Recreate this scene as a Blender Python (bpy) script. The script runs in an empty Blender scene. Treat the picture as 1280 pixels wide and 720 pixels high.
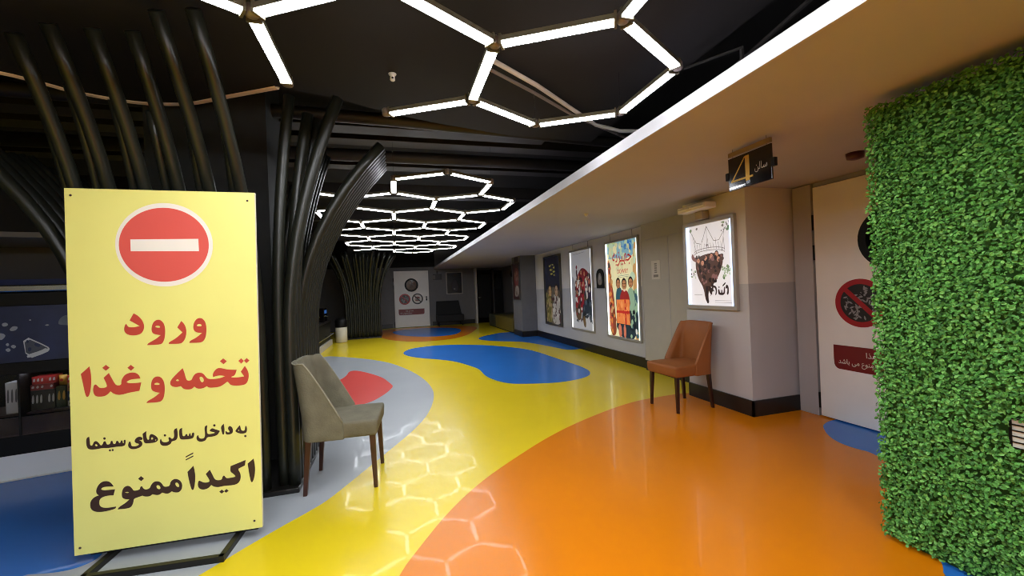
import bpy, bmesh, math, random, json
from mathutils import Vector, Matrix
from mathutils.geometry import tessellate_polygon

random.seed(7)
S = bpy.context.scene
COL = S.collection
PI = math.pi

# ------------------------------------------------------------ camera, world, exposure
FPX = 515.1
cam_d = bpy.data.cameras.new('camera')
cam_d.sensor_width = 36.0
cam_d.lens = 36.0 * FPX / 1280.0
cam_d.clip_start = 0.02
cam = bpy.data.objects.new('camera', cam_d)
COL.objects.link(cam)
YAW, PITCH, ROLL, EYE = 0.27742, 0.00146, -0.04043, 1.3
_f = Vector((math.sin(YAW) * math.cos(PITCH), math.cos(YAW) * math.cos(PITCH), math.sin(PITCH)))
_r0 = Vector((math.cos(YAW), -math.sin(YAW), 0))
_u0 = _r0.cross(_f)
_r = math.cos(ROLL) * _r0 + math.sin(ROLL) * _u0
_u = -math.sin(ROLL) * _r0 + math.cos(ROLL) * _u0
_m = Matrix((_r, _u, -_f)).transposed().to_4x4()
_m.translation = Vector((0, 0, EYE))
cam.matrix_world = _m
S.camera = cam

w = bpy.data.worlds.new('dim_interior')
w.use_nodes = True
w.node_tree.nodes['Background'].inputs[0].default_value = (1.0, 0.96, 0.9, 1)
w.node_tree.nodes['Background'].inputs[1].default_value = 0.012
S.world = w
S.view_settings.view_transform = 'Standard'
S.view_settings.look = 'None'
S.view_settings.exposure = 2.0
FAR_POWER = 7.0         # the far honeycomb is dimmer
BACK_FILL_POWER = 28.0       # unseen tubes added behind the camera to brighten the walls
S.view_settings.gamma = 1.0
S.view_settings.use_curve_mapping = False
S.cycles.use_denoising = True
S.cycles.filter_width = 1.0
S.cycles.max_bounces = 8
S.cycles.diffuse_bounces = 5
S.cycles.sample_clamp_indirect = 6.0
TUBE_POWER = 12.0       # light given off by the hexagon tubes

# ------------------------------------------------------------ materials
def lin(c):
    if isinstance(c, str):
        c = [int(c[i:i + 2], 16) / 255 for i in (0, 2, 4)]
        c = [x / 12.92 if x <= 0.04045 else ((x + 0.055) / 1.055) ** 2.4 for x in c]
    return (c[0], c[1], c[2], 1)

MATS = {}
def mat(name, col, rough=0.5, metal=0.0, spec=0.5, emit=None, es=0.0, coat=0.0, noise=0.0, nscale=8.0, bump=0.0, bscale=60.0, island=None):
    if name in MATS:
        return MATS[name]
    m = bpy.data.materials.new(name)
    m.use_nodes = True
    nt = m.node_tree
    b = nt.nodes['Principled BSDF']
    b.inputs['Base Color'].default_value = lin(col)
    b.inputs['Roughness'].default_value = rough
    b.inputs['Metallic'].default_value = metal
    b.inputs['Specular IOR Level'].default_value = spec
    if coat:
        b.inputs['Coat Weight'].default_value = coat
        b.inputs['Coat Roughness'].default_value = 0.08
    if emit is not None:
        b.inputs['Emission Color'].default_value = lin(emit)
        b.inputs['Emission Strength'].default_value = es
    tc = nt.nodes.new('ShaderNodeTexCoord')
    if noise:
        n = nt.nodes.new('ShaderNodeTexNoise')
        n.inputs['Scale'].default_value = nscale
        n.inputs['Detail'].default_value = 5
        nt.links.new(tc.outputs['Object'], n.inputs['Vector'])
        r = nt.nodes.new('ShaderNodeValToRGB')
        c = lin(col)
        r.color_ramp.elements[0].position = 0.3
        r.color_ramp.elements[1].position = 0.7
        r.color_ramp.elements[0].color = tuple(x * (1 - noise) for x in c[:3]) + (1,)
        r.color_ramp.elements[1].color = tuple(min(1, x * (1 + noise)) for x in c[:3]) + (1,)
        nt.links.new(n.outputs['Fac'], r.inputs['Fac'])
        nt.links.new(r.outputs['Color'], b.inputs['Base Color'])
    if island:
        g = nt.nodes.new('ShaderNodeNewGeometry')
        r = nt.nodes.new('ShaderNodeValToRGB')
        els = r.color_ramp.elements
        while len(els) < len(island):
            els.new(0.5)
        for i, c in enumerate(island):
            els[i].position = i / (len(island) - 1)
            els[i].color = lin(c)
        nt.links.new(g.outputs['Random Per Island'], r.inputs['Fac'])
        nt.links.new(r.outputs['Color'], b.inputs['Base Color'])
    if bump:
        n2 = nt.nodes.new('ShaderNodeTexNoise')
        n2.inputs['Scale'].default_value = bscale
        n2.inputs['Detail'].default_value = 3
        nt.links.new(tc.outputs['Object'], n2.inputs['Vector'])
        bp = nt.nodes.new('ShaderNodeBump')
        bp.inputs['Strength'].default_value = bump
        bp.inputs['Distance'].default_value = 0.01
        nt.links.new(n2.outputs['Fac'], bp.inputs['Height'])
        nt.links.new(bp.outputs['Normal'], b.inputs['Normal'])
    MATS[name] = m
    return m

def epoxy(name, col):
    m = mat('epoxy_' + name, col, rough=0.26, spec=0.22, noise=0.035, nscale=1.3, bump=0.10, bscale=2.2)
    b = m.node_tree.nodes['Principled BSDF']
    b.inputs['Coat Weight'].default_value = 0.10        # thin clear top coat, mirrors the lamps
    b.inputs['Coat Roughness'].default_value = 0.035
    for l in list(m.node_tree.links):
        if l.to_socket == b.inputs['Normal']:
            m.node_tree.links.new(l.from_socket, b.inputs['Coat Normal'])
    return m

FL_YELLOW = epoxy('yellow', 'DCC21C')
FL_ORANGE = epoxy('orange', 'D27806')
FL_BLUE = epoxy('blue', '2A6EC0')
FL_GREY = epoxy('grey', 'A3A7AC')
FL_RED = epoxy('red', 'D8504A')

def wall_paint():
    # two paint colours, upper beige grey and a cooler dado below 1.25 m
    m = bpy.data.materials.new('wall_paint')
    m.use_nodes = True
    nt = m.node_tree
    b = nt.nodes['Principled BSDF']
    b.inputs['Roughness'].default_value = 0.55
    g = nt.nodes.new('ShaderNodeNewGeometry')
    s = nt.nodes.new('ShaderNodeSeparateXYZ')
    nt.links.new(g.outputs['Position'], s.inputs[0])
    lt = nt.nodes.new('ShaderNodeMath'); lt.operation = 'LESS_THAN'
    lt.inputs[1].default_value = 1.255
    nt.links.new(s.outputs['Z'], lt.inputs[0])
    n = nt.nodes.new('ShaderNodeTexNoise'); n.inputs['Scale'].default_value = 2.0; n.inputs['Detail'].default_value = 6
    nt.links.new(g.outputs['Position'], n.inputs['Vector'])
    mx = nt.nodes.new('ShaderNodeMix'); mx.data_type = 'RGBA'
    mx.inputs['A'].default_value = lin('DAD3CD'); mx.inputs['B'].default_value = lin('BEBBBD')
    nt.links.new(lt.outputs[0], mx.inputs['Factor'])
    m2 = nt.nodes.new('ShaderNodeMix'); m2.data_type = 'RGBA'; m2.blend_type = 'MULTIPLY'
    m2.inputs['B'].default_value = (0.9, 0.9, 0.9, 1)
    nt.links.new(n.outputs['Fac'], m2.inputs['Factor'])
    nt.links.new(mx.outputs['Result'], m2.inputs['A'])
    nt.links.new(m2.outputs['Result'], b.inputs['Base Color'])
    return m
WALL = wall_paint()
FAR_SHADED = mat('far_wall_shaded', '6C6A6C', rough=0.6, noise=0.05)  # wall colour darkened, the dimness of the far end is put into it
SOFFIT = mat('soffit_paint', 'AEAAB8', rough=0.7, noise=0.04, nscale=1.5)
FASCIA = mat('fascia_paint', 'B4B2B8', rough=0.6)
BLACKCEIL = mat('black_ceiling_paint', '0F0B0B', rough=0.8, noise=0.2, nscale=1.2)
BLACKVOID = mat('black_paint', '0E0C0C', rough=0.85)
DUCT = mat('black_duct', '211C1A', rough=0.55, noise=0.25, nscale=3)
BASEB = mat('black_skirting', '17120F', rough=0.35, noise=0.15)
BEIGE = mat('beige_panel_paint', 'B4ADA2', rough=0.5, noise=0.03)
DOORW = mat('door_paint', 'F0ECE8', rough=0.42, noise=0.03, nscale=3)
JAMB = mat('jamb_grey', 'B0ABAC', rough=0.5)
BLACK = mat('black_plastic', '0C0B0B', rough=0.5, spec=0.25)
GLOSSB = mat('black_gloss', '0A0708', rough=0.12, spec=0.6)
GLASSD = mat('dark_glass', '050607', rough=0.06, spec=0.8)
ALU = mat('aluminium', 'B4AEA6', rough=0.38, metal=0.45)
STEEL = mat('brushed_steel', 'B0B4B8', rough=0.25, metal=1.0)
CHROME = mat('polished_metal', 'D8D8D8', rough=0.12, metal=1.0)
LAMP = mat('tube_diffuser', 'FFFFFF', rough=0.5, emit='F6FAFF', es=TUBE_POWER)
HOUS = mat('tube_housing', '6E6856', rough=0.45, metal=0.5)
LAMP_FAR = mat('tube_diffuser_dim', 'FFFFFF', rough=0.5, emit='F6FAFF', es=FAR_POWER)
LAMP_BACK_FILL = mat('tube_diffuser_back_fill', 'FFFFFF', rough=0.5, emit='F6FAFF', es=BACK_FILL_POWER)
JOINT = mat('tube_joint', '8A807A', rough=0.35, metal=0.4)
COVE = mat('cove_edge_paint', 'F0D6BE', rough=0.5)
WHITE = mat('white_plastic', 'DEDCD8', rough=0.4)
PIPEW = mat('white_conduit', 'C9C3BC', rough=0.45)
PIPEG = mat('grey_conduit', '746A63', rough=0.5)
TUBE = mat('charcoal_green_tube', '1E2019', rough=0.36, spec=0.5, noise=0.25, nscale=4)
CORE = mat('column_render', '2A2B2A', rough=0.8, noise=0.2)
PLINTH = mat('plinth_black', '181614', rough=0.35)
SIGNY = mat('sign_yellow', 'EEEA8C', rough=0.42, noise=0.03, nscale=2)
SIGNR = mat('sign_red', 'C2463A', rough=0.45)
SIGNC = mat('sign_circle_red', 'DE5C55', rough=0.45)
SIGNW = mat('sign_white', 'F1ECE6', rough=0.45)
SIGNB = mat('sign_brown', '3A2420', rough=0.5)
SIGNE = mat('sign_edge_white', 'DAD7C8', rough=0.5)
FRAMEB = mat('sign_stand_steel', '1E1D1A', rough=0.4, metal=0.3)
SUEDE = mat('olive_suede', '6E6958', rough=0.9, spec=0.2, noise=0.16, nscale=9, bump=0.25, bscale=90)
TAN = mat('tan_leather', '905426', rough=0.6, spec=0.35, noise=0.08, nscale=6, bump=0.15, bscale=70)
PIPT = mat('tan_leather_seam', '55290F', rough=0.5)
PIPS = mat('olive_suede_seam', '8D8774', rough=0.8)
WALNUT = mat('walnut_leg', '3E1F14', rough=0.35, noise=0.25, nscale=14)
DARKLEG = mat('dark_leg', '2E120B', rough=0.35, noise=0.2, nscale=14)
DARKUPH = mat('charcoal_upholstery', '1B1B1C', rough=0.8)
LEAF = mat('leaf_green', '3D7A22', rough=0.5, spec=0.35, island=['38692A', '4A8836', '5A9E42', '7AB85A', '427C30'])
HBACK = mat('hedge_backing', '2E5A20', rough=0.9)
GOLD = mat('gold_foil', 'C8A24A', rough=0.35, metal=0.4)
GREYTXT = mat('grey_lettering', 'A8A4A0', rough=0.4)
STK_RED = mat('sticker_red', 'A3121F', rough=0.4)
STK_DRED = mat('sticker_dark_red', '741019', rough=0.4)
STK_BG = mat('sticker_dark', '1C1A1C', rough=0.4)
SEED = mat('sticker_seed', '8E8E90', rough=0.4)
STK_W = mat('sticker_white', 'D8D0C8', rough=0.4)
PAPER = mat('paper_white', 'CFC8BE', rough=0.7)
PRINTG = mat('print_grey', '807A74', rough=0.7)
OLIVE = mat('olive_yellow_laminate', '6F6026', rough=0.4)
DKOLIVE = mat('dark_olive_laminate', '3A3C2C', rough=0.4)
CREAM = mat('cream_metal', 'CFC6AE', rough=0.4)

# ------------------------------------------------------------ helpers
class MB:
    """collects geometry with material slots and links it as ONE mesh object"""
    def __init__(s):
        s.v = []; s.f = []; s.m = []; s.mats = []
    def mi(s, m):
        if m not in s.mats: s.mats.append(m)
        return s.mats.index(m)
    def add(s, vs, fs, m):
        k = len(s.v); i = s.mi(m)
        s.v += [tuple(v) for v in vs]
        for f in fs:
            s.f.append([k + j for j in f]); s.m.append(i)
    def box(s, x0, x1, y0, y1, z0, z1, m, T=None):
        vs = [Vector((x, y, z)) for z in (z0, z1) for y in (y0, y1) for x in (x0, x1)]
        if T is not None: vs = [T @ v for v in vs]
        s.add(vs, [(0, 2, 3, 1), (4, 5, 7, 6), (0, 1, 5, 4), (2, 6, 7, 3), (0, 4, 6, 2), (1, 3, 7, 5)], m)
    def cyl(s, c, axis, r0, r1, L, m, n=20, cap=True):
        a = Vector(axis).normalized(); t = a.orthogonal().normalized(); b = a.cross(t)
        c = Vector(c); vs = []
        for k, r in ((0, r0), (L, r1)):
            for i in range(n):
                q = 2 * PI * i / n
                vs.append(c + a * k + (t * math.cos(q) + b * math.sin(q)) * r)
        fs = [(i, (i + 1) % n, n + (i + 1) % n, n + i) for i in range(n)]
        if cap: fs += [tuple(range(n - 1, -1, -1)), tuple(range(n, 2 * n))]
        s.add(vs, fs, m)
    def lathe(s, prof, m, n=24, c=(0, 0, 0)):
        vs = []; fs = []
        for r, z in prof:
            for i in range(n):
                q = 2 * PI * i / n
                vs.append((c[0] + r * math.cos(q), c[1] + r * math.sin(q), c[2] + z))
        for k in range(len(prof) - 1):
            for i in range(n):
                j = (i + 1) % n
                fs.append((k * n + i, k * n + j, (k + 1) * n + j, (k + 1) * n + i))
        fs.append(tuple(range(n - 1, -1, -1))); fs.append(tuple(range((len(prof) - 1) * n, len(prof) * n)))
        s.add(vs, fs, m)
    def ring(s, c, r0, r1, y0, y1, m, n=40):
        # annulus in local xz, between depths y0 (front) and y1
        vs = []; fs = []
        for i in range(n):
            q = 2 * PI * i / n; cx, sz = math.cos(q), math.sin(q)
            for r, y in ((r0, y0), (r1, y0), (r1, y1), (r0, y1)):
                vs.append((c[0] + r * cx, y, c[1] + r * sz))
        for i in range(n):
            j = (i + 1) % n
            for k in range(4):
                fs.append((4 * i + k, 4 * i + (k + 1) % 4, 4 * j + (k + 1) % 4, 4 * j + k))
        s.add(vs, fs, m)
    def sweep(s, pts, r, m, n=8, flat=1.0):
        pts = [Vector(p) for p in pts]; vs = []; fs = []
        t0 = (pts[1] - pts[0]).normalized()
        u = t0.orthogonal().normalized()
        for i, p in enumerate(pts):
            t = (pts[min(i + 1, len(pts) - 1)] - pts[max(i - 1, 0)]).normalized()
            u = (u - t * u.dot(t)).normalized(); b = t.cross(u)
            rr = r[i] if isinstance(r, (list, tuple)) else r
            for k in range(n):
                q = 2 * PI * k / n
                vs.append(p + u * math.cos(q) * rr + b * math.sin(q) * rr * flat)
        for i in range(len(pts) - 1):
            for k in range(n):
                j = (k + 1) % n
                fs.append((i * n + k, i * n + j, (i + 1) * n + j, (i + 1) * n + k))
        fs.append(tuple(range(n - 1, -1, -1))); fs.append(tuple(range((len(pts) - 1) * n, len(pts) * n)))
        s.add(vs, fs, m)
    def poly(s, rings, m, fn, front):
        """flat polygon with holes; fn maps (u,v) to 3D, front is the wanted normal"""
        rings = [[Vector((p[0], p[1], 0)) for p in r] for r in rings]
        flat = [p for r in rings for p in r]
        tri = tessellate_polygon(rings)
        vs = [Vector(fn(p.x, p.y)) for p in flat]
        fs = []
        for a, b, c in tri:
            nn = (vs[b] - vs[a]).cross(vs[c] - vs[a])
            fs.append((a, b, c) if nn.dot(Vector(front)) > 0 else (a, c, b))
        s.add(vs, fs, m)
    def build(s, name, parent=None, loc=None, rot=None, smooth=False, bevel=0.0, seg=2, sub=0):
        me = bpy.data.meshes.new(name)
        me.from_pydata(s.v, [], s.f)
        for m in s.mats: me.materials.append(m)
        for p, i in zip(me.polygons, s.m):
            p.material_index = i
            p.use_smooth = smooth
        me.validate(); me.update()
        o = bpy.data.objects.new(name, me)
        COL.objects.link(o)
        if parent: o.parent = parent
        if loc is not None: o.location = loc
        if rot is not None: o.rotation_euler = rot
        if bevel:
            md = o.modifiers.new('bevel', 'BEVEL'); md.width = bevel; md.segments = seg; md.limit_method = 'ANGLE'
            md.angle_limit = math.radians(40)
        if sub:
            md = o.modifiers.new('sub', 'SUBSURF'); md.levels = sub; md.render_levels = sub
        return o

def chaikin(P, it=2):
    P = [Vector((p[0], p[1])) for p in P]
    for _ in range(it):
        Q = []
        for i, a in enumerate(P):
            b = P[(i + 1) % len(P)]
            Q += [a * .75 + b * .25, a * .25 + b * .75]
        R = []
        for q in Q:
            if not R or (q - R[-1]).length > 1e-6: R.append(q)
        P = Q
    R = []
    for q in P:
        if not R or (q - R[-1]).length > 1e-5: R.append(q)
    if (R[0] - R[-1]).length < 1e-5: R.pop()
    return R

def tag(o, label=None, cat=None, group=None, kind=None):
    if label: o['label'] = label
    if cat: o['category'] = cat
    if group: o['group'] = group
    if kind: o['kind'] = kind
    return o

def thing(name, label, cat, loc=(0, 0, 0), rotz=0.0, group=None):
    o = bpy.data.objects.new(name, None)
    COL.objects.link(o)
    o.empty_display_size = 0.1
    o.location = loc; o.rotation_euler = (0, 0, rotz)
    return tag(o, label, cat, group)

def struct(name, mb, **k):
    return tag(mb.build(name, **k), kind='structure')

def dup(root, loc, rotz, label, group=None):
    r = root.copy(); COL.objects.link(r); r.location = loc; r.rotation_euler = (0, 0, rotz); r['label'] = label
    if group: r['group'] = group
    for ch in list(root.children):
        c = ch.copy(); COL.objects.link(c); c.parent = r
        for g in list(ch.children):
            d = g.copy(); COL.objects.link(d); d.parent = c
    return r

def text_polys(s, size, embolden=0.0, shear=0.0):
    """mesh (verts, faces) of a line of lettering in local xz plane, origin at its left baseline"""
    c = bpy.data.curves.new('lettering', 'FONT'); c.body = s; c.size = size; c.offset = embolden; c.shear = shear
    c.resolution_u = 3
    o = bpy.data.objects.new('lettering', c); COL.objects.link(o)
    dg = bpy.context.evaluated_depsgraph_get()
    me = bpy.data.meshes.new_from_object(o.evaluated_get(dg))
    vs = [(v.co.x, v.co.y) for v in me.vertices]; fs = [tuple(p.vertices) for p in me.polygons]
    bpy.data.objects.remove(o); bpy.data.curves.remove(c); bpy.data.meshes.remove(me)
    return vs, fs

def put_text(mb, s, x0, x1, z0, z1, m, y, embolden=0.0):
    """fits the lettering into the box x0..x1, z0..z1 at depth y facing local -y"""
    vs, fs = text_polys(s, 1.0, embolden)
    ax = min(v[0] for v in vs); bx = max(v[0] for v in vs); az = min(v[1] for v in vs); bz = max(v[1] for v in vs)
    V = [Vector((x0 + (v[0] - ax) / (bx - ax) * (x1 - x0), y, z0 + (v[1] - az) / (bz - az) * (z1 - z0))) for v in vs]
    F = []
    for f in fs:
        n = (V[f[1]] - V[f[0]]).cross(V[f[2]] - V[f[0]])
        F.append(f if n.y < 0 else tuple(reversed(f)))
    mb.add(V, F, m)

FRONT = (0, -1, 0)
def flat(mb, rings, m, y, smooth=2, sx=1.0, sz=1.0, ox=0.0, oz=0.0):
    rings = [chaikin(r, smooth) if smooth else r for r in rings]
    mb.poly([[(ox + p[0] * sx, oz + p[1] * sz) for p in r] for r in rings], m, lambda u, v: (u, y, v), FRONT)

def disc(cx, cz, rx, rz=None, n=28):
    rz = rx if rz is None else rz
    return [(cx + rx * math.cos(2 * PI * i / n), cz + rz * math.sin(2 * PI * i / n)) for i in range(n)]

def rect(x0, x1, z0, z1):
    return [(x0, z0), (x1, z0), (x1, z1), (x0, z1)]

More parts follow.
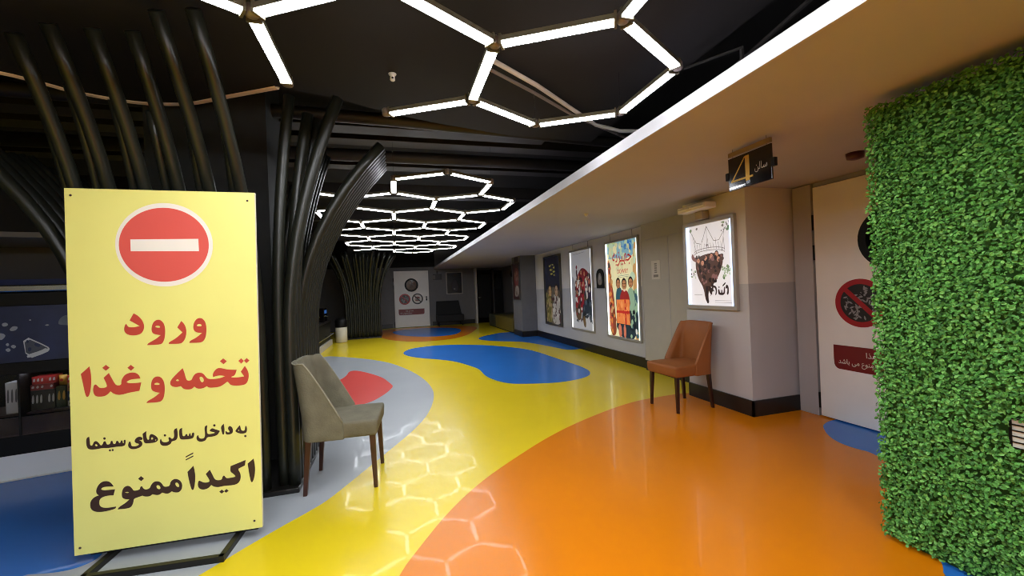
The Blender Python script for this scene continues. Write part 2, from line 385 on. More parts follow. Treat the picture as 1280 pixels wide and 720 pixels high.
DATA = json.loads('''{"L":{"red1":[[[[0.2912,1.2009],[0.2912,1.2009],[0.3067,1.1912],[0.3242,1.1707],[0.3349,1.1448],[0.3359,1.1252],[0.3285,1.1023],[0.3132,1.0896],[0.2867,1.0863],[0.264,1.0916],[0.2497,1.1053],[0.247,1.1209],[0.2498,1.1382],[0.2568,1.1501],[0.2568,1.1501],[0.2638,1.1354],[0.2702,1.1308],[0.2881,1.1289],[0.316,1.1338],[0.316,1.1338],[0.273,1.1658],[0.273,1.1658]]],[[[0.399,1.1646],[0.4172,1.1537],[0.4272,1.1315],[0.4292,1.0998],[0.4253,1.0647],[0.4168,1.0416],[0.4046,1.0315],[0.3461,1.0328],[0.3461,1.0328],[0.3487,1.0416],[0.3821,1.0597],[0.408,1.0807],[0.408,1.0807],[0.3896,1.0847],[0.3731,1.0916],[0.3669,1.1077],[0.3694,1.131],[0.3785,1.154]],[[0.3826,1.1263],[0.3912,1.1317],[0.4046,1.1301],[0.4076,1.1201],[0.3942,1.1201]]],[[[0.5032,1.15],[0.5032,1.15],[0.5171,1.1321],[0.5248,1.1058],[0.5238,1.078],[0.5179,1.0545],[0.5069,1.0374],[0.4929,1.0292],[0.4419,1.0328],[0.4419,1.0328],[0.4439,1.0417],[0.4733,1.0575],[0.507,1.089],[0.507,1.089],[0.4839,1.117],[0.4839,1.117]]],[[[0.5875,1.162],[0.6048,1.155],[0.6163,1.1323],[0.6187,1.1],[0.615,1.0641],[0.6061,1.0406],[0.5899,1.0285],[0.5361,1.0314],[0.5361,1.0314],[0.5381,1.0412],[0.5699,1.057],[0.597,1.0805],[0.597,1.0805],[0.5743,1.0835],[0.5607,1.0936],[0.5562,1.1118],[0.5604,1.1355],[0.5716,1.1549]],[[0.5714,1.1197],[0.5794,1.1292],[0.5933,1.1284],[0.5982,1.1173],[0.5859,1.116]]]],"red2":[[[[0.0933,0.943],[0.0933,0.943],[0.0985,0.9114],[0.0994,0.8695],[0.096,0.8318],[0.0903,0.8039],[0.0836,0.7893],[0.0757,0.7901],[0.0701,0.8115],[0.0638,0.8576],[0.0563,0.9075],[0.0563,0.9075]]],[[[0.1746,0.903],[0.1746,0.903],[0.1865,0.8732],[0.2,0.8413],[0.2111,0.8349],[0.2257,0.837],[0.2263,0.8543],[0.23,0.8674],[0.242,0.8876],[0.2652,0.8972],[0.2881,0.8953],[0.3041,0.8822],[0.3107,0.8622],[0.3107,0.8622],[0.287,0.8624],[0.264,0.8605],[0.2489,0.8503],[0.2489,0.8503],[0.2568,0.843],[0.283,0.8406],[0.3133,0.8417],[0.3133,0.8417],[0.3037,0.7995],[0.3037,0.7995],[0.2815,0.7969],[0.2552,0.7937],[0.2322,0.7874],[0.2095,0.7865],[0.1904,0.7961],[0.1786,0.8087],[0.1786,0.8087],[0.1646,0.7928],[0.1484,0.7849],[0.1167,0.7872],[0.1061,0.8042],[0.1047,0.8272],[0.1091,0.8458],[0.1171,0.8508],[0.1247,0.8406],[0.1339,0.829],[0.153,0.8284],[0.1676,0.8347],[0.1515,0.8801],[0.1515,0.8801]]],[[[0.1632,0.945],[0.1632,0.945],[0.1787,0.9295],[0.1787,0.9295],[0.1622,0.9156],[0.1622,0.9156],[0.1474,0.9313],[0.1474,0.9313]]],[[[0.2704,0.9363],[0.2704,0.9363],[0.2856,0.9207],[0.2856,0.9207],[0.2704,0.9064],[0.2704,0.9064],[0.2552,0.9224],[0.2552,0.9224]]],[[[0.3868,0.868],[0.4034,0.8599],[0.4144,0.8373],[0.4174,0.8056],[0.4137,0.7666],[0.4062,0.7437],[0.3923,0.7314],[0.3322,0.7336],[0.3322,0.7336],[0.3375,0.7428],[0.3664,0.7575],[0.3939,0.7803],[0.3939,0.7803],[0.374,0.7861],[0.3577,0.7975],[0.3551,0.8192],[0.3593,0.8462],[0.3699,0.8628]],[[0.3686,0.8258],[0.3756,0.8349],[0.3923,0.8322],[0.3954,0.8225],[0.3819,0.8218]]],[[[0.794,0.8882],[0.794,0.8882],[0.8067,0.8646],[0.8124,0.8396],[0.8084,0.8113],[0.7986,0.7917],[0.7838,0.7849],[0.7474,0.7842],[0.7224,0.7905],[0.7139,0.8035],[0.707,0.8122],[0.6904,0.7975],[0.6686,0.7854],[0.6366,0.7844],[0.619,0.786],[0.6088,0.795],[0.6088,0.795],[0.5944,0.7863],[0.5769,0.784],[0.563,0.7873],[0.5512,0.7983],[0.5512,0.7983],[0.5386,0.7856],[0.5145,0.7859],[0.5009,0.7911],[0.4894,0.8061],[0.4894,0.8061],[0.467,0.8022],[0.4468,0.81],[0.4405,0.8244],[0.4462,0.8436],[0.4657,0.8656],[0.4799,0.8802],[0.5011,0.9002],[0.5011,0.9002],[0.5088,0.8738],[0.5146,0.8415],[0.5229,0.8308],[0.5403,0.8332],[0.5461,0.8506],[0.5588,0.8675],[0.5798,0.8709],[0.597,0.8622],[0.6069,0.8433],[0.6171,0.8324],[0.6488,0.8295],[0.6773,0.8331],[0.6973,0.8406],[0.6973,0.8406],[0.6778,0.8472],[0.6564,0.8458],[0.6403,0.8404],[0.6403,0.8404],[0.639,0.8546],[0.6449,0.8702],[0.6614,0.8869],[0.6792,0.8866],[0.711,0.8747],[0.7541,0.8699],[0.7541,0.8699],[0.744,0.8394],[0.724,0.835],[0.731,0.8304],[0.7562,0.8281],[0.789,0.8314],[0.789,0.8314],[0.7736,0.8584],[0.7736,0.8584]],[[0.4647,0.836],[0.477,0.8468],[0.4841,0.8323]],[[0.5754,0.8441],[0.5843,0.8493],[0.5945,0.8404],[0.5975,0.8241],[0.5902,0.8167],[0.5816,0.8215]]],[[[0.6917,0.937],[0.6917,0.937],[0.7083,0.9207],[0.7083,0.9207],[0.6924,0.9058],[0.6924,0.9058],[0.6758,0.9233],[0.6758,0.9233]]],[[[0.778,0.9303],[0.778,0.9303],[0.7902,0.9159],[0.7902,0.9159],[0.777,0.9018],[0.777,0.9018],[0.7637,0.918],[0.7637,0.918]]],[[[0.8046,0.9303],[0.8046,0.9303],[0.8176,0.9158],[0.8176,0.9158],[0.8025,0.9026],[0.8025,0.9026],[0.791,0.917],[0.791,0.917]]]],"brown3":[[[[0.0809,0.5891],[0.0809,0.5891],[0.0831,0.568],[0.0837,0.5419],[0.0938,0.5423],[0.0987,0.5591],[0.1091,0.5648],[0.1203,0.553],[0.1271,0.5382],[0.1353,0.5399],[0.1409,0.5574],[0.1497,0.5581],[0.1534,0.5384],[0.1681,0.54],[0.1716,0.5554],[0.179,0.5563],[0.1813,0.5384],[0.1917,0.5389],[0.1952,0.5543],[0.2039,0.5514],[0.206,0.5406],[0.2125,0.5416],[0.2159,0.5552],[0.2217,0.551],[0.2228,0.5385],[0.2273,0.538],[0.2262,0.5522],[0.2353,0.5564],[0.2345,0.5318],[0.2267,0.5221],[0.203,0.5234],[0.1794,0.5228],[0.1558,0.5212],[0.1354,0.5249],[0.1091,0.5212],[0.0831,0.5228],[0.0718,0.5312],[0.0673,0.5526],[0.0683,0.582]],[[0.1026,0.543],[0.1086,0.5492],[0.1161,0.5395],[0.1096,0.5351]]],[[[0.1453,0.5782],[0.1497,0.5757],[0.1507,0.5709],[0.1489,0.5665],[0.1449,0.565],[0.1411,0.5674],[0.1396,0.5723],[0.1414,0.5767]]],[[[0.1664,0.5143],[0.1701,0.5121],[0.1709,0.5081],[0.1694,0.5043],[0.1661,0.5031],[0.1628,0.5052],[0.1616,0.5093],[0.1631,0.513]]],[[[0.1782,0.5142],[0.1819,0.512],[0.1827,0.508],[0.1812,0.5042],[0.1778,0.503],[0.1746,0.5051],[0.1733,0.5092],[0.1749,0.5129]]],[[[0.2529,0.5472],[0.2584,0.5323],[0.258,0.52],[0.2714,0.5147],[0.2895,0.5178],[0.2944,0.5261],[0.275,0.5338],[0.274,0.5481],[0.2849,0.561],[0.3001,0.5628],[0.3104,0.5537],[0.307,0.5434],[0.292,0.5467],[0.3053,0.5372],[0.3085,0.5226],[0.3013,0.5092],[0.28,0.5012],[0.2589,0.5021],[0.2459,0.5144],[0.2449,0.5305]]],[[[0.3267,0.5881],[0.3267,0.5881],[0.3258,0.5597],[0.3312,0.5411],[0.3389,0.5438],[0.3379,0.5582],[0.346,0.5715],[0.358,0.5665],[0.3729,0.554],[0.3786,0.5389],[0.3736,0.5288],[0.3597,0.5233],[0.3413,0.5238],[0.3201,0.5247],[0.3128,0.5363],[0.3102,0.5758],[0.3102,0.5758]],[[0.3452,0.5473],[0.3515,0.5548],[0.358,0.5458],[0.3495,0.5389]],[[0.3648,0.5399],[0.3709,0.5381],[0.3661,0.5315]]],[[[0.488,0.5862],[0.488,0.5862],[0.487,0.5565],[0.4897,0.5417],[0.4991,0.5406],[0.5042,0.5527],[0.5104,0.5501],[0.5117,0.5398],[0.5171,0.5413],[0.5201,0.5544],[0.5257,0.5527],[0.5259,0.5403],[0.5307,0.5397],[0.5311,0.5531],[0.5424,0.5573],[0.5416,0.5355],[0.5333,0.5237],[0.5064,0.5233],[0.4812,0.5246],[0.4738,0.5364],[0.4731,0.58]]],[[[0.4646,0.5882],[0.4646,0.5882],[0.4668,0.5626],[0.466,0.5373],[0.4577,0.5238],[0.4373,0.5209],[0.4354,0.5103],[0.4211,0.5013],[0.4025,0.5011],[0.3889,0.5082],[0.3842,0.5257],[0.3901,0.5447],[0.3941,0.5262],[0.4032,0.5204],[0.4186,0.5196],[0.4281,0.5257],[0.4225,0.5426],[0.4319,0.545],[0.4377,0.5335],[0.4472,0.536],[0.4508,0.55],[0.4487,0.581]]],[[[0.4092,0.5622],[0.4136,0.5597],[0.4146,0.5551],[0.4127,0.5507],[0.4088,0.5493],[0.405,0.5517],[0.4035,0.5564],[0.4053,0.5607]]],[[[0.6042,0.5867],[0.6042,0.5867],[0.6017,0.5613],[0.6027,0.5421],[0.6122,0.538],[0.6317,0.5394],[0.6416,0.5437],[0.6159,0.5523],[0.6146,0.5598],[0.6262,0.5695],[0.6389,0.5614],[0.6646,0.5503],[0.6577,0.5418],[0.6508,0.5297],[0.6311,0.5229],[0.6085,0.5237],[0.6004,0.5211],[0.5934,0.5054],[0.5724,0.5017],[0.5566,0.5081],[0.5508,0.5234],[0.5544,0.5358],[0.5609,0.5405],[0.5641,0.5218],[0.5793,0.517],[0.5891,0.5224],[0.5929,0.5366],[0.5896,0.5811]]],[[[0.6376,0.5888],[0.6424,0.5862],[0.6435,0.5811],[0.6415,0.5765],[0.6371,0.5749],[0.6329,0.5774],[0.6312,0.5825],[0.6332,0.5872]]],[[[0.6821,0.586],[0.6821,0.586],[0.6851,0.559],[0.6825,0.5296],[0.6752,0.5261],[0.6709,0.5458],[0.667,0.5722]]],[[[0.7079,0.573],[0.7208,0.5641],[0.7258,0.5449],[0.7212,0.5287],[0.703,0.5242],[0.69,0.528],[0.6881,0.5419],[0.6923,0.547],[0.6975,0.5371],[0.7116,0.5373],[0.6992,0.5573]]],[[[0.7873,0.5658],[0.7934,0.5501],[0.791,0.5279],[0.7791,0.5219],[0.7558,0.5239],[0.7364,0.5363],[0.7366,0.5437],[0.7522,0.5624],[0.7591,0.5709],[0.7627,0.55],[0.7663,0.5383],[0.7813,0.5366],[0.7836,0.555]],[[0.7481,0.5416],[0.7533,0.5466],[0.7553,0.5378]]],[[[0.7831,0.5135],[0.7876,0.5111],[0.7886,0.5065],[0.7867,0.5023],[0.7827,0.5009],[0.7788,0.5032],[0.7772,0.5079],[0.7791,0.5121]]]],"brown4":[[[[0.1489,0.3552],[0.1642,0.3455],[0.1767,0.3229],[0.1767,0.3229],[0.1532,0.3264],[0.1289,0.3259],[0.121,0.3159],[0.1319,0.3101],[0.1526,0.3087],[0.1821,0.3076],[0.1821,0.3076],[0.1742,0.2789],[0.1742,0.2789],[0.1482,0.2804],[0.1273,0.2765],[0.115,0.2661],[0.112,0.248],[0.1155,0.2309],[0.1324,0.22],[0.1566,0.2182],[0.1837,0.2193],[0.1837,0.2193],[0.1806,0.209],[0.1561,0.2038],[0.1214,0.2011],[0.0941,0.2064],[0.0775,0.2205],[0.0731,0.2418],[0.0773,0.2658],[0.0932,0.2818],[0.1122,0.2871],[0.1122,0.2871],[0.1022,0.2969],[0.1011,0.3156],[0.1104,0.3389],[0.1282,0.3549]]],[[[0.4517,0.3229],[0.4699,0.3117],[0.4791,0.289],[0.4756,0.2638],[0.4622,0.2495],[0.4438,0.2515],[0.4293,0.26],[0.4293,0.26],[0.418,0.2511],[0.4034,0.2512],[0.3873,0.26],[0.3873,0.26],[0.3742,0.2501],[0.3597,0.2506],[0.3437,0.2581],[0.3437,0.2581],[0.3307,0.2483],[0.3093,0.2507],[0.2987,0.2574],[0.2987,0.2574],[0.2771,0.2515],[0.261,0.2477],[0.2586,0.2292],[0.2509,0.2095],[0.2365,0.2013],[0.1892,0.2035],[0.1892,0.2035],[0.1948,0.2142],[0.2234,0.2305],[0.2415,0.2465],[0.2415,0.2465],[0.224,0.2504],[0.2103,0.2597],[0.2093,0.2827],[0.2153,0.3068],[0.2298,0.318],[0.2438,0.3159],[0.2557,0.3008],[0.2606,0.2883],[0.2748,0.2875],[0.2892,0.2916],[0.2894,0.3],[0.2976,0.3093],[0.3035,0.2937],[0.314,0.2858],[0.3321,0.2894],[0.34,0.3094],[0.3531,0.3223],[0.3712,0.3218],[0.3853,0.3112],[0.3938,0.2909],[0.4046,0.2871],[0.4211,0.289],[0.4255,0.3096],[0.4369,0.3208]],[[0.3613,0.2978],[0.3694,0.3029],[0.3793,0.293],[0.3799,0.2802],[0.3715,0.2793],[0.3645,0.2855]],[[0.4461,0.2981],[0.453,0.3048],[0.4619,0.2958],[0.4651,0.2803],[0.4587,0.277],[0.4504,0.2846]],[[0.2216,0.2842],[0.2305,0.2878],[0.2428,0.2839],[0.2373,0.2793]]],[[[0.296,0.3587],[0.296,0.3587],[0.3088,0.3447],[0.3088,0.3447],[0.2962,0.3326],[0.2962,0.3326],[0.2828,0.3471],[0.2828,0.3471]]],[[[0.8188,0.3803],[0.8188,0.3803],[0.8239,0.3461],[0.8241,0.3105],[0.8186,0.2758],[0.8089,0.2516],[0.8019,0.2546],[0.796,0.2869],[0.789,0.3567],[0.789,0.3567]]],[[[0.7799,0.3776],[0.7799,0.3776],[0.7754,0.3487],[0.7754,0.3487],[0.7576,0.3414],[0.7399,0.334],[0.7514,0.3128],[0.754,0.289],[0.748,0.2663],[0.7336,0.2528],[0.7092,0.2505],[0.6817,0.2526],[0.6611,0.2518],[0.6439,0.2497],[0.6236,0.2554],[0.6122,0.2667],[0.6122,0.2667],[0.5963,0.2498],[0.5726,0.2464],[0.5544,0.256],[0.5484,0.2761],[0.5543,0.3002],[0.5674,0.2906],[0.5806,0.2829],[0.5974,0.2824],[0.6078,0.2886],[0.5882,0.328],[0.5882,0.328],[0.6082,0.3484],[0.6082,0.3484],[0.6191,0.3217],[0.6284,0.2953],[0.6418,0.2864],[0.6623,0.2865],[0.6663,0.3034],[0.6741,0.3101],[0.6815,0.2954],[0.6899,0.2911],[0.7107,0.292],[0.7316,0.2941],[0.7183,0.3116],[0.7032,0.3254],[0.7066,0.3542],[0.7066,0.3542]]],[[[0.5326,0.3799],[0.5326,0.3799],[0.5377,0.3543],[0.5399,0.3195],[0.5363,0.2817],[0.5292,0.2521],[0.5209,0.2533],[0.5151,0.2771],[0.5081,0.3164],[0.5044,0.3513],[0.5044,0.3513]]],[[[0.4989,0.4341],[0.4989,0.4341],[0.5344,0.4505],[0.5344,0.4505],[0.5341,0.4437],[0.5341,0.4437],[0.4993,0.4276],[0.4993,0.4276]]],[[[0.4983,0.4178],[0.4983,0.4178],[0.5338,0.4345],[0.5338,0.4345],[0.5343,0.4283],[0.5343,0.4283],[0.4988,0.4124],[0.4988,0.4124]]],[[[0.6605,0.2344],[0.6605,0.2344],[0.6721,0.2229],[0.6721,0.2229],[0.6597,0.2132],[0.6597,0.2132],[0.6481,0.2246],[0.6481,0.2246]]],[[[0.6828,0.2349],[0.6828,0.2349],[0.6927,0.223],[0.6927,0.223],[0.6804,0.2147],[0.6804,0.2147],[0.6711,0.2243],[0.6711,0.2243]]]]},"FL":{"orange":[[-0.034,1.988],[0.052,2.135],[0.252,2.455],[0.504,2.754],[0.806,3.025],[1.286,3.417],[1.841,3.745],[2.471,4.029],[2.919,4.08],[3.225,4.096],[3.3,4.0],[4.2,3.5],[4.2,-9],[-0.9,-9],[-0.75,0.2],[-0.55,0.7]],"blue_blob":[[0.11,9.298],[0.261,9.808],[0.526,10.011],[1.058,10.147],[1.937,9.589],[2.455,8.816],[2.713,8.191],[2.796,6.8],[2.851,5.957],[2.764,5.593],[2.601,5.369],[2.295,5.24],[1.996,5.227],[1.608,5.364],[1.455,5.464],[1.335,5.711],[1.256,6.104],[1.289,6.629],[1.219,6.972],[1.034,7.589],[0.782,7.967],[0.386,8.393],[0.166,8.846]],"blue_pillar":[[2.031,10.763],[2.345,11.392],[2.677,11.622],[3.008,11.983],[3.9,11.8],[3.9,7.9],[3.649,7.814],[3.413,7.769],[3.323,7.886],[3.21,8.56],[3.014,9.382],[2.84,9.667],[2.475,9.978],[2.229,10.249]],"far_orange":[[-0.474,12.906],[-0.123,11.812],[0.526,11.096],[1.316,11.049],[1.84,11.635],[2.221,12.462],[2.9,14.6],[1.8,15.6],[0.6,15.9],[-0.6,15.4],[-0.8,14]],"far_blue":[[0.034,13.274],[0.594,12.394],[1.265,12.039],[1.854,12.47],[2.2,14.3],[1.3,15.2],[0.4,15.2],[-0.2,14.6]],"grey":[[-1.568,9.782],[-1.17,9.438],[-0.907,9.176],[-0.487,8.673],[-0.1,8.023],[0.225,7.035],[0.389,6.233],[0.441,5.624],[0.419,5.149],[0.313,4.556],[0.19,4.181],[0.066,3.898],[-0.013,3.741],[-0.413,2.947],[-0.498,2.808],[-0.727,2.572],[-0.943,2.302],[-1.3,1.9],[-1.6,1.6],[-2.2,1.7],[-2.6,2.6],[-2.6,4.0],[-2.2,6.5],[-1.9,8.2]],"red":[[-0.804,7.799],[-0.263,6.868],[-0.1,6.189],[-0.07,6.016],[-0.107,5.835],[-0.174,5.59],[-0.34,5.221],[-0.55,5.169],[-0.75,4.6],[-1.2,5.0],[-1.4,5.8],[-1.1,6.5],[-0.8,6.9]],"blue_left":[[-1.901,2.64],[-1.61,2.55],[-1.504,2.626],[-1.55,2.75],[-1.75,3.0],[-2.0,3.3],[-2.2,3.8],[-2.4,4.6],[-5.5,5.0],[-5.5,0.3],[-2.3,1.0]],"blue_door":[[3.603,2.786],[3.372,2.577],[3.277,2.425],[3.257,2.294],[3.303,2.163],[3.0,1.7],[3.3,1.3],[3.8,1.3],[4.0,2.8]],"blue_hedge":[[2.206,1.208],[2.261,1.231],[2.35,1.3],[3.0,0.8],[2.6,-0.4],[1.9,0.3],[2.03,0.9]]},"M":{"pizza":[[[0.136,1.098],[0.274,0.996],[0.286,0.972],[0.269,0.948],[0.156,0.904]],[[0.147,1.079],[0.27,0.989],[0.274,0.973],[0.156,0.919]]],"crust":[[[0.156,0.94],[0.236,0.967],[0.262,0.985],[0.273,0.971],[0.258,0.954],[0.163,0.911]]],"holes":[[[0.198,1.022],[0.216,1.029],[0.237,1.013],[0.23,0.993],[0.207,1.001]],[[0.165,0.995],[0.183,0.998],[0.186,0.977],[0.168,0.959]],[[0.156,1.052],[0.17,1.056],[0.173,1.035],[0.159,1.031]]],"planet":[[[0.334,1.166],[0.346,1.208],[0.373,1.232],[0.408,1.235],[0.438,1.212],[0.448,1.168],[0.436,1.143],[0.39,1.152],[0.352,1.157]]],"rocks":[[[0.071,1.146],[0.092,1.17],[0.12,1.16],[0.105,1.133],[0.077,1.13]],[[0.034,1.194],[0.058,1.198],[0.068,1.179],[0.051,1.166],[0.034,1.171]],[[0.043,0.993],[0.064,1.006],[0.077,0.984],[0.059,0.971]],[[0.071,1.015],[0.089,1.028],[0.106,1.011],[0.091,0.993]],[[0.047,1.032],[0.061,1.046],[0.069,1.025],[0.057,1.016]],[[0.016,1.126],[0.056,1.105],[0.031,1.064],[0.014,1.076]],[[0.26,1.162],[0.275,1.169],[0.289,1.162],[0.274,1.154]]]}}''')

# ------------------------------------------------------------ the setting
# floor: one poured surface, its colour fields are inlays of the same mesh
b = MB()
b.box(-6.5, 4.4, -9.0, 16.4, -0.12, 0.0, FL_YELLOW)
lay = [('grey', FL_GREY), ('red', FL_RED), ('blue_left', FL_BLUE), ('orange', FL_ORANGE), ('blue_blob', FL_BLUE), ('blue_pillar', FL_BLUE),
       ('far_orange', FL_ORANGE), ('far_blue', FL_BLUE), ('blue_door', FL_BLUE), ('blue_hedge', FL_BLUE)]
for i, (k, m) in enumerate(lay):
    z = 0.0004 + 0.0002 * i
    b.poly([chaikin(DATA['FL'][k], 3)], m, lambda u, v, z=z: (u, v, z), (0, 0, 1))
struct('floor', b)

ZS = 2.17       # underside of the pale soffit
b = MB(); b.box(-6.5, 4.4, -9.0, 16.4, 3.25, 3.4, BLACKVOID); struct('ceiling', b)
# dark board ceiling hung over the near part, its edge curving round the tube tree
b = MB()
edge = [(-6.4, 3.0), (-3.2, 3.0), (-2.35, 3.2), (-2.13, 3.33), (-2.0, 3.44), (-1.72, 3.54), (-1.40, 3.50), (-1.09, 3.33), (-0.72, 3.12),
        (-0.371, 3.22), (0.015, 3.42), (0.4, 3.55), (1.1, 3.72), (1.95, 3.75)]
zc = 2.74
outl = [(-6.4, -8.9), (1.95, -8.9)] + edge[::-1]
b.poly([outl], BLACKCEIL, lambda u, v: (u, v, zc), (0, 0, -1))
b.poly([outl], BLACKCEIL, lambda u, v: (u, v, zc + 0.06), (0, 0, 1))
for (p, q) in zip(edge[:-1], edge[1:]):
    b.add([(p[0], p[1], zc), (q[0], q[1], zc), (q[0], q[1], zc + 0.06), (p[0], p[1], zc + 0.06)], [(0, 3, 2, 1)], BLACKCEIL)
struct('ceiling_board', b)
# pale edging strip on the curved part
b = MB()
cur = [Vector((p[0], p[1] + 0.012, zc + 0.012)) for p in edge[1:9]]
fine = []
for i in range(len(cur) - 1):
    p0 = cur[max(i - 1, 0)]; p1 = cur[i]; p2 = cur[i + 1]; p3 = cur[min(i + 2, len(cur) - 1)]
    for k in range(5):
        t = k / 5
        fine.append(0.5 * ((2 * p1) + (p2 - p0) * t + (2 * p0 - 5 * p1 + 4 * p2 - p3) * t * t + (3 * p1 - p0 - 3 * p2 + p3) * t ** 3))
fine.append(cur[-1])
b.sweep(fine, 0.026, COVE, n=8)
struct('trim_1', b)

# soffit over the right side with a white fascia
b = MB(); b.box(1.49, 4.4, -9.0, 16.35, ZS, ZS + 0.055, SOFFIT); struct('ceiling_soffit', b)
b = MB(); b.box(1.475, 1.49, -9.0, 16.0, ZS - 0.002, ZS + 0.075, FASCIA); struct('trim_2', b)

# walls
b = MB()
b.box(3.66, 4.3, 5.42, 10.5, 0, ZS, WALL)            # poster wall
b.box(3.60, 4.3, 4.0, 5.42, 0, ZS, WALL)
struct('wall_right', b)
b = MB(); b.box(3.21, 3.9, 3.13, 4.0, 0, ZS, WALL); struct('wall_pillar', b)
b = MB(); b.box(3.24, 3.9, 10.48, 11.3, 0, ZS, FAR_SHADED); struct('wall_pillar.001', b)
b = MB(); b.box(3.86, 4.3, -9.0, 3.13, 0, ZS, WALL); struct('wall_right.001', b)
b = MB(); b.box(4.2, 4.35, 10.5, 16.3, 0, ZS, FAR_SHADED); struct('wall_right.002', b)
b = MB(); b.box(-6.5, 4.3, 16.1, 16.3, 0, 3.25, FAR_SHADED); struct('wall_back', b)
b = MB(); b.box(-2.3, 1.5, 15.98, 16.1, 2.26, 3.25, BLACKVOID); struct('trim_3', b)
b = MB(); b.box(-6.5, -6.35, -9.0, 16.1, 0, 3.25, BLACKVOID); struct('wall_left', b)
b = MB(); b.box(-6.5, 4.4, -9.1, -8.95, 0, 3.25, WALL); struct('wall_front', b)
# skirting
b = MB(); b.box(3.645, 3.665, 5.42, 10.5, 0, .155, BASEB); b.box(3.585, 3.605, 4.0, 5.42, 0, .155, BASEB); struct('baseboard_right', b, bevel=.003)
b = MB(); b.box(3.195, 3.215, 3.115, 4.0, 0, .15, BASEB); b.box(3.195, 3.86, 3.115, 3.135, 0, .15, BASEB); struct('baseboard_pillar', b, bevel=.003)
b = MB(); b.box(3.225, 3.245, 10.465, 11.3, 0, .15, BASEB); b.box(3.225, 3.66, 10.465, 10.485, 0, .15, BASEB); struct('baseboard_pillar.001', b, bevel=.003)
b = MB(); b.box(1.36, 3.0, 16.06, 16.11, 0, .16, BASEB); b.box(-2.0, -.12, 16.06, 16.11, 0, .16, BASEB); struct('baseboard_back', b, bevel=.003)

# beams and ducts in the black void
for i, (y, z, h, x1) in enumerate([(4.05, 2.86, .10, 1.6), (4.55, 2.92, .16, 4.3), (5.4, 2.9, .12, 4.3), (6.9, 2.86, .2, 4.3), (9.4, 2.9, .2, 4.3), (12.4, 2.85, .2, 4.3)]):
    b = MB(); b.box(-6.4, x1, y, y + .14, z, z + h, DUCT)
    b.box(-6.4, x1, y - .03, y + .17, z - .008, z, DUCT)
    struct('ceiling_beam' + ('' if i == 0 else '.%03d' % i), b, bevel=.006)
b = MB(); b.sweep([(-6.3, 3.72, 2.86), (-3, 3.76, 2.86), (0, 3.85, 2.86), (2.6, 4.0, 2.84), (4.2, 4.1, 2.84)], .055, DUCT, n=12)
b.sweep([(-6.3, 5.0, 2.9), (0, 5.02, 2.9), (4.2, 5.05, 2.9)], .07, DUCT, n=12)
struct('ceiling_duct', b, smooth=True)

# service door panel set in the right wall, jambs
b = MB()
b.box(3.575, 3.60, 4.0, 5.40, .155, ZS, BEIGE)
for y in (5.40, 4.78, 4.12): b.box(3.571, 3.576, y - .006, y + .006, .155, 1.93, JAMB)
b.box(3.570, 3.576, 4.1, 5.30, 1.925, 1.94, JAMB)
struct('door_1', b, bevel=.002)
b = MB()
b.box(3.765, 3.87, 2.93, 3.115, 0, 2.16, JAMB); b.box(3.80, 3.87, 1.2, 3.1, 2.13, ZS, JAMB)
struct('trim_4', b, bevel=.004)
b = MB()
b.box(3.02, 3.10, 15.85, 16.1, 0, 2.15, mat('pale_jamb', 'C7C1B8', rough=.5)); struct('trim_5', b, bevel=.004)
b = MB()
b.box(3.10, 3.72, 15.96, 16.08, 0.005, 2.08, GLOSSB); b.box(3.16, 3.66, 15.95, 15.97, .2, 1.9, BLACK)
dd = struct('door_2', b, bevel=.006)
b = MB(); b.cyl((3.18, 15.95, 1.0), (0, -1, 0), .03, .03, .05, STEEL); b.cyl((3.18, 15.90, 1.0), (1, 0, 0), .012, .012, .11, STEEL); b.build('door_handle', dd, smooth=True)
b = MB()
b.box(3.80, 4.16, 15.98, 16.08, 0.005, 2.05, BLACK); b.box(3.74, 3.80, 15.9, 16.1, 0, 2.12, mat('dark_jamb', '3A3634', rough=.5)); b.box(3.84, 4.12, 15.97, 15.99, 1.3, 1.9, GLASSD)
struct('door_3', b, bevel=.006)

# ------------------------------------------------------------ hexagon tube lights
HL = 0.50554 * 1.16     # tube length
LZ = 2.46
def hex_edges(hexes, extra=()):
    E = set()
    for (c, d) in hexes:
        v = [(c, d - 2), (c + 1, d - 1), (c + 1, d + 1), (c, d + 2), (c - 1, d + 1), (c - 1, d - 1)]
        for i in range(6):
            E.add(tuple(sorted((v[i], v[(i + 1) % 6]))))
    for e in extra: E.add(tuple(sorted(e)))
    return sorted(E)

